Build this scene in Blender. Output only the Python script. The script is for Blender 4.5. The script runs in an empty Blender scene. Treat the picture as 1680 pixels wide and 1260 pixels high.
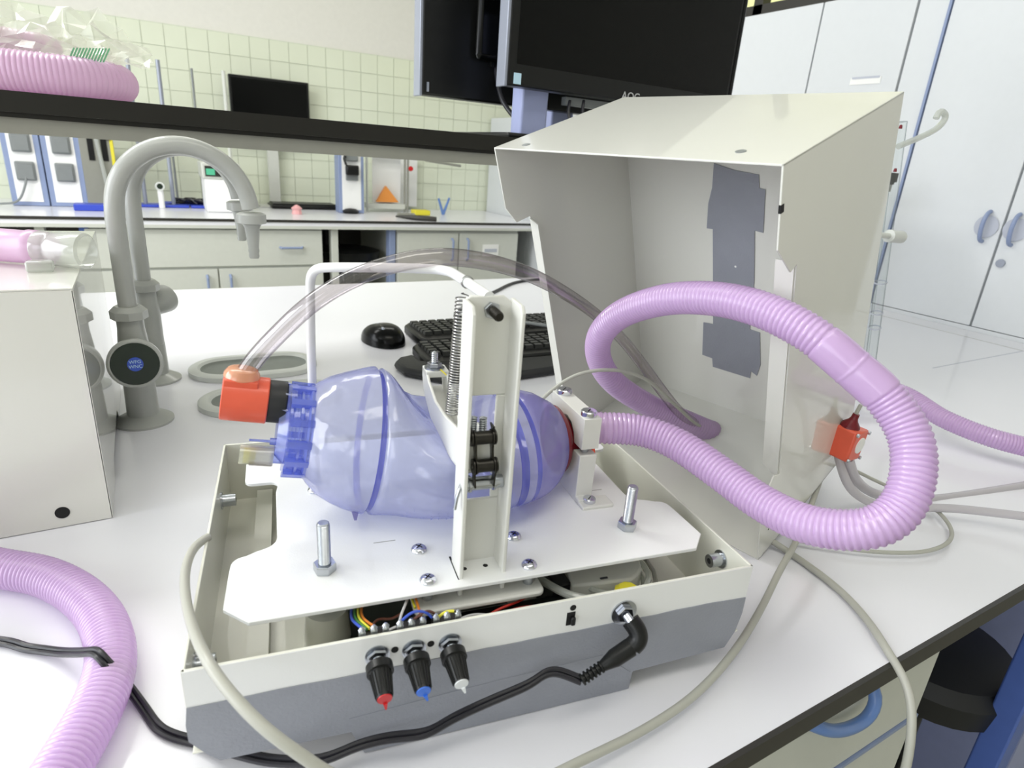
import bpy, bmesh, math, random
from mathutils import Vector, Matrix
random.seed(7)
D = bpy.data
COL = bpy.context.scene.collection
SC = bpy.context.scene
PI = math.pi

# ------------------------------------------------------------------ camera
F, YAW, PITCH, ROLL, CAMH = 1009.28, 0.54166523, 0.35079887, -0.07399276, 0.37
fw = Vector((math.sin(YAW)*math.cos(PITCH), math.cos(YAW)*math.cos(PITCH), -math.sin(PITCH)))
rt0 = Vector((math.cos(YAW), -math.sin(YAW), 0)); dn0 = fw.cross(rt0)
cR, sR = math.cos(ROLL), math.sin(ROLL)
RT = rt0*cR+dn0*sR; DN = rt0*(-sR)+dn0*cR
CAM = Vector((0, 0, CAMH))
cd = D.cameras.new('camera'); cam = D.objects.new('camera', cd); COL.objects.link(cam)
cam.matrix_world = Matrix(((RT.x, -DN.x, -fw.x, CAM.x), (RT.y, -DN.y, -fw.y, CAM.y), (RT.z, -DN.z, -fw.z, CAM.z), (0, 0, 0, 1)))
cd.sensor_width = 36; cd.lens = 36*F/1680; cd.clip_start = 0.01; cd.clip_end = 50
cd.dof.use_dof = True; cd.dof.focus_distance = 0.62; cd.dof.aperture_fstop = 11
SC.camera = cam

# ------------------------------------------------------------------ world, lamps, exposure
wd = D.worlds.new('daylight'); SC.world = wd; wd.use_nodes = True
wb = wd.node_tree.nodes['Background']; wb.inputs[0].default_value = (0.86, 0.93, 1.0, 1); wb.inputs[1].default_value = 0.95

def lamp(name, loc, target, sx, sy, power, col=(1, 1, 1)):
    l = D.lights.new(name, 'AREA'); l.shape = 'RECTANGLE'; l.size = sx; l.size_y = sy; l.energy = power; l.color = col
    o = D.objects.new(name, l); COL.objects.link(o); o.location = loc
    o.rotation_euler = (Vector(target)-Vector(loc)).to_track_quat('-Z', 'Y').to_euler(); return o
lamp('ceiling_lamp', (-0.9, 1.9, 1.88), (-0.9, 1.9, 0), 1.4, 0.5, 36, (0.99, 0.99, 0.98))
lamp('ceiling_lamp', (0.9, 2.6, 1.88), (0.9, 2.6, 0), 1.6, 0.4, 6, (0.99, 0.99, 0.98))
lamp('ceiling_lamp', (0.2, -0.2, 1.88), (0.2, -0.2, 0), 1.6, 0.5, 3, (1.0, 0.99, 0.97))
lamp('window_light', (-2.6, 1.0, 0.9), (0.4, 0.7, 0.0), 2.4, 1.6, 80, (0.93, 0.96, 1.0))
lamp('window_light', (-2.4, -1.4, 0.9), (0.6, 0.9, 0.1), 1.6, 1.4, 18, (0.93, 0.96, 1.0))
SC.view_settings.view_transform = 'Standard'; SC.view_settings.look = 'None'
SC.view_settings.exposure = -0.06; SC.view_settings.gamma = 1.0; SC.view_settings.use_curve_mapping = False

# ------------------------------------------------------------------ materials
def lin(c): return tuple(((v/255)/12.92 if v/255 <= 0.04045 else ((v/255+0.055)/1.055)**2.4) for v in c)
def mat(name, rgb, rough=0.5, metal=0.0, coat=0.0, noise=0.0, nscale=40, bump=0.0, bscale=200, spec=0.5):
    m = D.materials.new(name); m.use_nodes = True; nt = m.node_tree; b = nt.nodes['Principled BSDF']
    c = lin(rgb); b.inputs['Base Color'].default_value = (*c, 1); b.inputs['Roughness'].default_value = rough
    b.inputs['Metallic'].default_value = metal; b.inputs['Coat Weight'].default_value = coat; b.inputs['Coat Roughness'].default_value = 0.03
    b.inputs['Specular IOR Level'].default_value = spec
    tc = nt.nodes.new('ShaderNodeTexCoord')
    if noise > 0:
        n = nt.nodes.new('ShaderNodeTexNoise'); n.inputs['Scale'].default_value = nscale; n.inputs['Detail'].default_value = 4
        nt.links.new(tc.outputs['Object'], n.inputs['Vector'])
        r = nt.nodes.new('ShaderNodeValToRGB'); lo = tuple(v*(1-noise) for v in c); hi = tuple(min(1, v*(1+noise*0.5)) for v in c)
        r.color_ramp.elements[0].position = 0.3; r.color_ramp.elements[1].position = 0.7
        r.color_ramp.elements[0].color = (*lo, 1); r.color_ramp.elements[1].color = (*hi, 1)
        nt.links.new(n.outputs['Fac'], r.inputs['Fac']); nt.links.new(r.outputs['Color'], b.inputs['Base Color'])
    if bump > 0:
        n2 = nt.nodes.new('ShaderNodeTexNoise'); n2.inputs['Scale'].default_value = bscale
        nt.links.new(tc.outputs['Object'], n2.inputs['Vector'])
        bp = nt.nodes.new('ShaderNodeBump'); bp.inputs['Strength'].default_value = bump; bp.inputs['Distance'].default_value = 0.001
        nt.links.new(n2.outputs['Fac'], bp.inputs['Height']); nt.links.new(bp.outputs['Normal'], b.inputs['Normal'])
    return m
def soft(name, rgb, trans=0.35, rough=0.35, thin=0.0, coat=0.4, edge=None, tint=None, wob=0.0):   # light passing plastics: gloss + diffuse + translucency (+ see-through)
    m = D.materials.new(name); m.use_nodes = True; nt = m.node_tree; b = nt.nodes['Principled BSDF']; out = nt.nodes['Material Output']
    c = lin(rgb); b.inputs['Base Color'].default_value = (*c, 1); b.inputs['Roughness'].default_value = rough; b.inputs['Coat Weight'].default_value = coat; b.inputs['Coat Roughness'].default_value = 0.1
    t = nt.nodes.new('ShaderNodeBsdfTranslucent'); t.inputs[0].default_value = (*c, 1)
    mx = nt.nodes.new('ShaderNodeMixShader'); mx.inputs[0].default_value = trans
    if edge:                                    # deeper colour where the wall is seen on edge (longer path through the plastic)
        le = nt.nodes.new('ShaderNodeLayerWeight'); le.inputs[0].default_value = 0.45
        pw = nt.nodes.new('ShaderNodeMath'); pw.operation = 'POWER'; pw.inputs[1].default_value = 2.2; nt.links.new(le.outputs['Facing'], pw.inputs[0])
        mc = nt.nodes.new('ShaderNodeMix'); mc.data_type = 'RGBA'; nt.links.new(pw.outputs[0], mc.inputs['Factor'])
        mc.inputs['A'].default_value = (*c, 1); mc.inputs['B'].default_value = (*lin(edge), 1)
        nt.links.new(mc.outputs['Result'], b.inputs['Base Color']); nt.links.new(mc.outputs['Result'], t.inputs[0])
    if wob:
        tc = nt.nodes.new('ShaderNodeTexCoord'); nz = nt.nodes.new('ShaderNodeTexNoise'); nz.inputs['Scale'].default_value = 38; nt.links.new(tc.outputs['Object'], nz.inputs['Vector'])
        bp = nt.nodes.new('ShaderNodeBump'); bp.inputs['Strength'].default_value = wob; bp.inputs['Distance'].default_value = 0.004
        nt.links.new(nz.outputs['Fac'], bp.inputs['Height']); nt.links.new(bp.outputs['Normal'], b.inputs['Normal']); nt.links.new(bp.outputs['Normal'], b.inputs['Coat Normal'])
    nt.links.new(b.outputs[0], mx.inputs[1]); nt.links.new(t.outputs[0], mx.inputs[2]); last = mx
    if thin > 0:
        tr = nt.nodes.new('ShaderNodeBsdfTransparent'); tr.inputs[0].default_value = (*(lin(tint) if tint else [0.35+0.65*v for v in c]), 1)
        lw = nt.nodes.new('ShaderNodeLayerWeight'); lw.inputs[0].default_value = 0.35
        mr = nt.nodes.new('ShaderNodeMapRange'); mr.inputs[3].default_value = thin; mr.inputs[4].default_value = thin*0.25
        nt.links.new(lw.outputs['Facing'], mr.inputs[0])
        m2 = nt.nodes.new('ShaderNodeMixShader'); nt.links.new(mr.outputs[0], m2.inputs[0])
        nt.links.new(mx.outputs[0], m2.inputs[1]); nt.links.new(tr.outputs[0], m2.inputs[2])
        gl = nt.nodes.new('ShaderNodeBsdfGlossy'); gl.inputs['Roughness'].default_value = 0.1
        if wob: nt.links.new(bp.outputs['Normal'], gl.inputs['Normal'])
        p3 = nt.nodes.new('ShaderNodeMath'); p3.operation = 'POWER'; p3.inputs[1].default_value = 4; nt.links.new(lw.outputs['Facing'], p3.inputs[0])
        a3 = nt.nodes.new('ShaderNodeMath'); a3.operation = 'MULTIPLY_ADD'; a3.inputs[1].default_value = 0.25; a3.inputs[2].default_value = 0.05; nt.links.new(p3.outputs[0], a3.inputs[0])
        last = nt.nodes.new('ShaderNodeMixShader'); nt.links.new(a3.outputs[0], last.inputs[0]); nt.links.new(m2.outputs[0], last.inputs[1]); nt.links.new(gl.outputs[0], last.inputs[2])
    nt.links.new(last.outputs[0], out.inputs[0]); return m
def clearmat(name, mid, edge, spec=0.1):      # clear plastic: see-through, darker where seen on edge, plus surface gloss
    m = D.materials.new(name); m.use_nodes = True; nt = m.node_tree; out = nt.nodes['Material Output']; nt.nodes.remove(nt.nodes['Principled BSDF'])
    lw = nt.nodes.new('ShaderNodeLayerWeight'); lw.inputs[0].default_value = 0.5
    rp = nt.nodes.new('ShaderNodeValToRGB'); e = rp.color_ramp.elements
    e[0].position = 0.35; e[0].color = (*lin(mid), 1); e[1].position = 0.9; e[1].color = (*lin(edge), 1)
    nt.links.new(lw.outputs['Facing'], rp.inputs['Fac'])
    tr = nt.nodes.new('ShaderNodeBsdfTransparent'); nt.links.new(rp.outputs['Color'], tr.inputs[0])
    gl = nt.nodes.new('ShaderNodeBsdfGlossy'); gl.inputs['Roughness'].default_value = 0.06; gl.inputs[0].default_value = (1, 1, 1, 1)
    tc = nt.nodes.new('ShaderNodeTexCoord'); nz = nt.nodes.new('ShaderNodeTexNoise'); nz.inputs['Scale'].default_value = 22; nt.links.new(tc.outputs['Object'], nz.inputs['Vector'])
    bp = nt.nodes.new('ShaderNodeBump'); bp.inputs['Strength'].default_value = 0.35; bp.inputs['Distance'].default_value = 0.004
    nt.links.new(nz.outputs['Fac'], bp.inputs['Height']); nt.links.new(bp.outputs['Normal'], gl.inputs['Normal'])
    pw = nt.nodes.new('ShaderNodeMath'); pw.operation = 'POWER'; pw.inputs[1].default_value = 4; nt.links.new(lw.outputs['Facing'], pw.inputs[0])
    ad = nt.nodes.new('ShaderNodeMath'); ad.operation = 'MULTIPLY_ADD'; ad.inputs[1].default_value = 0.45; ad.inputs[2].default_value = spec; nt.links.new(pw.outputs[0], ad.inputs[0])
    mx = nt.nodes.new('ShaderNodeMixShader'); nt.links.new(ad.outputs[0], mx.inputs[0]); nt.links.new(tr.outputs[0], mx.inputs[1]); nt.links.new(gl.outputs[0], mx.inputs[2])
    nt.links.new(mx.outputs[0], out.inputs[0]); return m
def emis(name, rgb, s):
    m = D.materials.new(name); m.use_nodes = True; nt = m.node_tree; b = nt.nodes['Principled BSDF']
    b.inputs['Base Color'].default_value = (*lin(rgb), 1); b.inputs['Emission Color'].default_value = (*lin(rgb), 1); b.inputs['Emission Strength'].default_value = s; return m

M = dict(
 white=mat('white_powder_coat', (234, 235, 234), 0.32, coat=0.35, noise=0.02, nscale=9, bump=0.08, bscale=900),
 cover=mat('white_glossy_sheet', (222, 222, 214), 0.25, coat=0.8, noise=0.015, nscale=6),
 cream=mat('cream_powder_coat', (224, 224, 212), 0.35, coat=0.3, noise=0.05, nscale=14),
 bench=mat('white_laminate', (234, 234, 240), 0.28, coat=0.25, noise=0.015, nscale=3),
 edge=mat('black_edge_band', (44, 42, 38), 0.45),
 shelf=mat('dark_shelf_edge', (30, 29, 24), 0.5, spec=0.3), greyrail=mat('grey_rail', (142, 142, 132), 0.45, noise=0.03),
 tile=mat('pale_green_tile', (224, 229, 208), 0.22, coat=0.4, noise=0.03, nscale=2), grout=mat('grout', (206, 212, 192), 0.8, noise=0.1),
 wall=mat('white_paint', (226, 224, 216), 0.7, noise=0.02), floor=mat('beige_floor', (170, 168, 150), 0.35, noise=0.08, nscale=8),
 ceil=mat('ceiling_paint', (235, 235, 230), 0.8, noise=0.01),
 cab=mat('grey_white_laminate', (206, 208, 200), 0.35, noise=0.02), cabw=mat('cool_white_laminate', (218, 221, 224), 0.3, coat=0.2, noise=0.01),
 blue=mat('blue_grey_frame', (138, 152, 186), 0.4, noise=0.03), bluep=mat('blue_grey_panel', (160, 168, 206), 0.45, noise=0.04), dblue=mat('blue_beam', (82, 108, 180), 0.4, noise=0.05),
 bhandle=mat('blue_handle', (96, 130, 190), 0.3, coat=0.3), black=mat('black_plastic', (16, 17, 17), 0.35, noise=0.1, spec=0.35), blackg=mat('black_gloss', (6, 7, 7), 0.2, spec=0.2),
 rubber=mat('black_rubber', (22, 23, 26), 0.5), key=mat('black_key', (26, 28, 27), 0.4, noise=0.2, nscale=300), greyp=mat('grey_plastic', (128, 132, 132), 0.4, noise=0.03),
 silver=mat('silver_plastic', (150, 155, 168), 0.35, metal=0.3), tap=mat('grey_tap_coat', (176, 178, 173), 0.3, coat=0.25, noise=0.03), tapd=mat('grey_cup_lip', (210, 213, 208), 0.4, noise=0.03),
 cup=mat('grey_cup_bowl', (138, 143, 137), 0.6, noise=0.06), dgreen=mat('dark_green_knob', (16, 34, 20), 0.3), kblue=mat('blue_marker', (52, 84, 190), 0.35),
 steel=mat('zinc_steel', (190, 194, 200), 0.24, metal=1.0, noise=0.08, nscale=200), chrome=mat('chrome', (215, 217, 225), 0.12, metal=1.0), spring=mat('spring_steel', (170, 170, 168), 0.25, metal=1.0),
 dsteel=mat('dark_chain_steel', (58, 56, 52), 0.35, metal=0.85, noise=0.1, nscale=300), tape=mat('grey_duct_tape', (144, 147, 156), 0.42, noise=0.05, nscale=30, bump=0.35, bscale=500),
 printw=soft('printed_white_plastic', (236, 236, 230), 0.2, 0.4, 0, 0.15), red=mat('orange_red_plastic', (226, 92, 64), 0.45, coat=0.25, noise=0.06, nscale=60), glue=soft('hot_glue', (246, 198, 160), 0.4, 0.2, 0.25, 0.8),
 maroon=soft('maroon_flap', (130, 20, 34), 0.3, 0.3, 0), bag=soft('blue_silicone', (222, 224, 238), 0.35, 0.2, 0.66, 1.0, (112, 118, 214), (222, 226, 249), 0.6), cap=soft('blue_clear_plastic', (190, 202, 246), 0.3, 0.1, 0.78, 1.0, (110, 126, 232), (208, 216, 251)), capd=soft('blue_clear_rib', (160, 176, 242), 0.3, 0.1, 0.68, 1.0, (90, 106, 224), (200, 208, 250)),
 bagd=soft('dark_blue_silicone', (158, 154, 206), 0.35, 0.3, 0.35, 0.5, (112, 102, 180), (200, 194, 230)), bagseam=soft('deep_blue_groove', (110, 116, 212), 0.3, 0.25, 0.3, 0.8, (70, 74, 190), (150, 154, 230)),
 hose=soft('lilac_hose', (223, 194, 233), 0.38, 0.22, 0.0, 0.9), hosep=soft('pink_hose', (234, 204, 230), 0.42, 0.35, 0.0, 0.4), clear=clearmat('clear_tube', (234, 230, 232), (186, 180, 182), 0.09),
 clearw=soft('clear_connector', (225, 228, 222), 0.2, 0.12, 0.6, 1.0), film=soft('clear_film', (244, 246, 238), 0.3, 0.1, 0.7, 1.0), grtube=soft('grey_tube', (196, 196, 186), 0.25, 0.4, 0.0, 0.2),
 greytube=soft('smoky_tube', (216, 212, 216), 0.3, 0.25, 0.2, 0.6), cord=mat('black_cord', (20, 19, 28), 0.4, coat=0.1), pcb=mat('dark_pcb', (20, 30, 22), 0.5), yellow=mat('yellow', (226, 214, 60), 0.5), orange=mat('orange', (232, 150, 70), 0.5),
 paper=mat('white_paper', (240, 240, 238), 0.7), sblue=mat('sticker_blue', (190, 222, 238), 0.5), royal=mat('royal_blue', (54, 76, 190), 0.4), green=mat('green_print', (110, 170, 130), 0.5), ink=mat('ink', (60, 62, 70), 0.7), lgrey=mat('faint_print', (186, 190, 202), 0.6),
 knobred=mat('knob_red', (200, 30, 34), 0.35), knobblue=mat('knob_blue', (50, 110, 215), 0.35), knobwhite=mat('knob_white', (225, 228, 230), 0.35),
 wr=mat('wire_red', (190, 44, 30), 0.4), wo=mat('wire_orange', (206, 120, 40), 0.4), wy=mat('wire_yellow', (214, 208, 60), 0.4), wg=mat('wire_green', (60, 120, 60), 0.4), wb=mat('wire_blue', (50, 80, 180), 0.4), wn=mat('wire_brown', (96, 56, 44), 0.4), ww=mat('wire_grey', (190, 190, 190), 0.4),
 hole=mat('dark_hole', (18, 18, 18), 0.8), lamp=emis('lamp_panel', (255, 252, 240), 3.0), glow=emis('lit_corridor', (206, 208, 150), 0.8), lcd=mat('green_display', (90, 190, 150), 0.3), pinkt=mat('pink_plastic', (228, 170, 170), 0.5), glass=clearmat('burette_glass', (248, 250, 250), (176, 184, 186), 0.05))

# ------------------------------------------------------------------ geometry helpers
ORG = {}
ID = Matrix.Identity(4)
A0 = math.radians(-10.3)
DS = 0.886                                    # device frame: origin at the tray's front left rim foot
DO = Vector((-0.014, 0.348, 0)); DO = CAM+(DO-CAM)*DS
DX = Matrix.Translation(DO) @ Matrix.Rotation(A0, 4, 'Z') @ Matrix.Scale(DS, 4)

def at(x, y, depth):                          # a point `depth` metres in front of the lens plane, seen at pixel x, y of 1680x1260
    return CAM + (RT*((x-840)/F) + DN*((y-630)/F) + fw)*depth
def atY(x, y, Y):
    d = RT*((x-840)/F) + DN*((y-630)/F) + fw; return CAM + d*(Y/d.y)
def atz(x, y, z):
    d = RT*((x-840)/F) + DN*((y-630)/F) + fw; return CAM + d*((z-CAMH)/d.z)

def frame_of(d):
    d = d.normalized(); u = d.orthogonal().normalized(); return u, d.cross(u)

class MB:
    def __init__(s, X=None): s.v = []; s.f = []; s.X = X or ID
    def add(s, vs, fs):
        n = len(s.v); s.v += [s.X @ Vector(v) for v in vs]; s.f += [tuple(i+n for i in f) for f in fs]; return s
    def box(s, x0, x1, y0, y1, z0, z1, T=None):
        vs = [Vector(p) for p in ((x0,y0,z0),(x1,y0,z0),(x1,y1,z0),(x0,y1,z0),(x0,y0,z1),(x1,y0,z1),(x1,y1,z1),(x0,y1,z1))]
        if T: vs = [T @ v for v in vs]
        return s.add(vs, [(0,3,2,1),(4,5,6,7),(0,1,5,4),(1,2,6,5),(2,3,7,6),(3,0,4,7)])
    def prism(s, pts, vec):
        pts = [Vector(p) for p in pts]; vec = Vector(vec); n = len(pts)
        vs = pts+[p+vec for p in pts]
        return s.add(vs, [tuple(range(n))[::-1], tuple(range(n, 2*n))]+[(i, (i+1) % n, n+(i+1) % n, n+i) for i in range(n)])
    def lathe(s, p, d, prof, n=24, cap=True):       # prof: (along, radius)
        p = Vector(p); d = Vector(d).normalized(); u, w = frame_of(d); vs = []; fs = []
        for (h, r) in prof:
            for k in range(n):
                a = 2*PI*k/n; vs.append(p+d*h+u*(r*math.cos(a))+w*(r*math.sin(a)))
        for i in range(len(prof)-1):
            for k in range(n):
                a, b = i*n+k, i*n+(k+1) % n; fs.append((a, b, b+n, a+n))
        if cap: fs += [tuple(range(n))[::-1], tuple(range((len(prof)-1)*n, len(prof)*n))]
        return s.add(vs, fs)
    def cyl(s, p, q, r, n=20): return s.lathe(p, Vector(q)-Vector(p), [(0, r), ((Vector(q)-Vector(p)).length, r)], n)
    def hexn(s, p, d, r, h): return s.lathe(p, d, [(0, r*0.93), (h*0.12, r), (h*0.88, r), (h, r*0.93)], 6)
    def ring(s, p, d, r0, r1, h, n=28): return s.lathe(p, d, [(0, r0), (0, r1), (h, r1), (h, r0), (0, r0)], n, cap=False)
    def tube(s, pts, rad, n=12, cap=True):          # rad: number or list per point
        m = len(pts); pts = [Vector(p) for p in pts]; u = None; vs = []; fs = []
        for i, p in enumerate(pts):
            t = (pts[min(i+1, m-1)]-pts[max(i-1, 0)]).normalized()
            if u is None: u = frame_of(t)[0]
            u = (u-t*u.dot(t)).normalized(); w = t.cross(u); r = rad[i] if isinstance(rad, (list, tuple)) else rad
            for k in range(n):
                a = 2*PI*k/n; vs.append(p+u*(r*math.cos(a))+w*(r*math.sin(a)))
        for i in range(m-1):
            for k in range(n):
                a, b = i*n+k, i*n+(k+1) % n; fs.append((a, b, b+n, a+n))
        if cap: fs += [tuple(range(n))[::-1], tuple(range((m-1)*n, m*n))]
        return s.add(vs, fs)
    def build(s, name, m, parent=None, bevel=0, smooth=35, label=None, origin=None, **tags):
        me = D.meshes.new(name); lo = [min(v[i] for v in s.v) for i in range(3)]; hi = [max(v[i] for v in s.v) for i in range(3)]
        if parent is not None: org = ORG[parent.name]
        else: org = Vector(origin) if origin else Vector(((lo[0]+hi[0])/2, (lo[1]+hi[1])/2, lo[2]))
        me.from_pydata([v-org for v in s.v], [], s.f)
        bm = bmesh.new(); bm.from_mesh(me); bmesh.ops.recalc_face_normals(bm, faces=bm.faces[:]); bm.to_mesh(me); bm.free()
        me.materials.append(M[m]); me.shade_smooth(); me.set_sharp_from_angle(angle=math.radians(smooth))
        o = D.objects.new(name, me); COL.objects.link(o)
        if parent is not None: o.parent = parent
        else: o.location = org
        ORG[o.name] = org
        if bevel:
            b = o.modifiers.new('bevel', 'BEVEL'); b.width = bevel; b.segments = 2; b.limit_method = 'ANGLE'; b.angle_limit = math.radians(40)
        if label: o['label'] = label
        for k, v in tags.items(): o[k] = v
        return o
def thing(name, label, cat, loc, group=None):
    o = D.objects.new(name, None); COL.objects.link(o); o.location = loc; o.empty_display_size = 0.02; ORG[o.name] = Vector(loc)
    o['label'] = label; o['category'] = cat
    if group: o['group'] = group
    return o
def tag(o, label, cat, group=None):
    o['label'] = label; o['category'] = cat
    if group: o['group'] = group
    return o
def spline(ctrl, step):
    P = [Vector(p) for p in ctrl]; P = [P[0]*2-P[1]]+P+[P[-1]*2-P[-2]]; out = []
    for i in range(1, len(P)-2):
        p0, p1, p2, p3 = P[i-1:i+3]; n = max(2, int((p2-p1).length/step*4))
        for k in range(n):
            t = k/n; out.append(0.5*((2*p1)+(p2-p0)*t+(2*p0-5*p1+4*p2-p3)*t*t+(3*p1-p0-3*p2+p3)*t**3))
    out.append(P[-2]); res = [out[0]]; acc = 0
    for a, b in zip(out, out[1:]):                 # even spacing
        seg = (b-a).length; 
        while acc+seg >= step:
            t = (step-acc)/seg; a = a+(b-a)*t; res.append(a.copy()); seg = (b-a).length; acc = 0
        acc += seg
    return res
def smooth_pts(P, it):
    for _ in range(it):
        P = [P[0]]+[(P[i-1]+P[i]*2+P[i+1])/4 for i in range(1, len(P)-1)]+[P[-1]]
    return P
def hose(ctrl, r, pitch=0.0038, amp=0.0015, plain=(), n=28, mb=None):
    pts = smooth_pts(spline(ctrl, pitch/4), 50); mb = mb or MB(); rad = []
    for i in range(len(pts)):
        L = i*pitch/4; rr = (r, r-amp*0.25, r-amp, r-amp*0.45)[i % 4]
        for (a, b, dr) in plain:
            if a <= L <= b:
                e = min((L-a), (b-L)); rr = r+dr*min(1, e/0.006)
        rad.append(rr)
    mb.tube(pts, rad, n); return mb, pts
def clean_tube(ctrl, r, step=0.004, n=12): 
    mb = MB(); mb.tube(smooth_pts(spline(ctrl, step), 10), r, n); return mb
def text(name, body, size, mtx, m, parent, extrude=0.0002, label=None):
    c = D.curves.new(name, 'FONT'); c.body = body; c.size = size; c.extrude = extrude; c.align_x = 'CENTER'; c.align_y = 'CENTER'; c.materials.append(M[m])
    o = D.objects.new(name, c); COL.objects.link(o); o.matrix_world = mtx
    if parent is not None:
        o.parent = parent; o.matrix_parent_inverse = Matrix.Identity(4); o.location = mtx.translation-ORG[parent.name]; o.rotation_euler = mtx.to_euler()
    me = D.meshes.new_from_object(o); par = o.parent; loc, rot = o.location.copy(), o.rotation_euler.copy(); D.objects.remove(o)
    o = D.objects.new(name, me); COL.objects.link(o); o.location = loc; o.rotation_euler = rot; o.parent = par
    if label: o['label'] = label
    return o
def basis(x, y, z, p):
    return Matrix(((x[0], y[0], z[0], p[0]), (x[1], y[1], z[1], p[1]), (x[2], y[2], z[2], p[2]), (0, 0, 0, 1)))
def struct(o): o['kind'] = 'structure'; return o

# ------------------------------------------------------------------ room shell
YW = 4.1
floor = struct(MB().box(-4, 4, -2.5, YW+0.1, -0.94, -0.9).build('floor', 'floor'))
struct(MB().box(-4, 4, -2.5, YW+0.1, 1.95, 2.0).build('ceiling', 'ceil'))
w = struct(MB().box(-4, 3.2, YW+0.012, YW+0.1, -0.9, 1.95).build('wall_back', 'wall'))
struct(MB().box(-4, 3.2, -2.6, -2.5, -0.9, 1.95).build('front_light_block', 'wall'))  # unseen wall added behind the camera to block daylight from that side
struct(MB().box(2.7, 2.8, -2.5, YW, -0.9, 1.95).build('wall_right', 'wall'))
gr = MB().box(-1.16, 2.7, YW+0.004, YW+0.0125, -0.04, 0.904).build('grout_bed', 'grout', w)
ts = 0.1045; tm = None
for j in range(9):                              # wall tiles, each an object sharing one mesh
    for i in range(32):
        x = -0.86+i*ts; z = 0.90-(j+1)*ts
        if tm is None:
            b = MB().box(x+0.0012, x+ts-0.0012, YW-0.001, YW+0.008, z+0.0012, z+ts-0.0012)
            t0 = b.build('tile', 'tile', w); tm = t0.data; base = (x, z)
        else:
            t = D.objects.new('tile', tm); COL.objects.link(t); t.parent = w; t.location = (x-base[0], random.uniform(-.0008, .0008), z-base[1])
for p in ((-0.9, 1.9, 1.4, 0.5, 'over the left end of the shelf'), (0.9, 2.6, 1.6, 0.4, 'between the shelf and the tiled wall'), (0.2, -0.2, 1.6, 0.5, 'in front of the bench')):
    l = thing('ceiling_light', 'flat rectangular ceiling light panel '+p[4], 'ceiling light', (p[0], p[1], 1.9), 'ceiling light panels')
    MB().box(p[0]-p[2]/2-.03, p[0]+p[2]/2+.03, p[1]-p[3]/2-.03, p[1]+p[3]/2+.03, 1.915, 1.95).build('housing', 'white', l)
    MB().box(p[0]-p[2]/2, p[0]+p[2]/2, p[1]-p[3]/2, p[1]+p[3]/2, 1.905, 1.915).build('diffuser', 'lamp', l)

# ------------------------------------------------------------------ near bench
bt = thing('lab_bench', 'long white laminate lab bench with black front edge in the foreground', 'lab bench', (0.4, 0.95, -0.9))
MB().box(-1.2, 1.9, 0.18, 1.745, -0.018, 0.0).build('worktop', 'bench', bt)
MB().box(-1.2, 1.9995, 0.176, 0.18, -0.0185, 0.0003).build('front_edge_band', 'edge', bt, label='black edge band')
MB().box(-1.2, 1.9, 1.745, 1.75, -0.018, 0.0).build('rear_edge_band', 'greyrail', bt)
MB().box(1.903, 1.9995, 0.18, 0.646, -0.018, 0.0).build('side_worktop', 'bench', bt)
MB().box(1.903, 1.9995, 0.65, 2.2, -0.018, 0.0).build('side_worktop', 'bench', bt)
MB().box(1.47, 1.9, 0.6475, 0.6495, -0.001, 0.0004).build('joint_strip', 'lgrey', bt)
MB().box(1.9, 1.903, 0.18, 2.2, -0.016, 0.0002).build('joint_strip', 'greyrail', bt)
MB().box(-1.2, 0.645, 0.215, 1.70, -0.86, -0.02).build('carcass', 'cab', bt)
# drawers under the front edge
for k, (z0, z1) in enumerate(((-0.147, -0.021), (-0.30, -0.153), (-0.6, -0.306))):
    for (x0, x1) in ((0.10, 0.645), (-0.5, 0.095)):
        d = MB().box(x0+0.001, x1-0.001, 0.197, 0.215, z0, z1).build('drawer_front', 'cab', bt, bevel=0.001)
        if k == 0:
            if x0 > 0:
                pts = [(0.421, 0.199, -0.047), (0.430, 0.190, -0.050), (0.452, 0.186, -0.062), (0.482, 0.185, -0.0715), (0.506, 0.185, -0.071), (0.514, 0.187, -0.058), (0.5165, 0.192, -0.051), (0.5165, 0.199, -0.048)]
                MB().tube(smooth_pts(spline(pts, 0.006), 3), 0.0055, 14).build('handle', 'bhandle', d, label='curved blue bow handle')
MB().box(0.10, 0.645, 0.195, 0.2, -0.1525, -0.148).build('blue_rail', 'blue', bt)
MB().box(0.647, 0.652, 0.2, 0.5, -0.86, -0.02).build('side_panel', 'black', bt)
MB().box(0.652, 1.9, 0.50, 0.52, -0.86, -0.02).build('rear_panel', 'bluep', bt)
MB().box(0.998, 1.045, 0.19, 0.225, -0.89, -0.02).build('bench_leg', 'dblue', bt, bevel=0.003)
MB().box(1.30, 1.9, 0.235, 0.49, -0.86, -0.03).build('carcass', 'bluep', bt)
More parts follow.
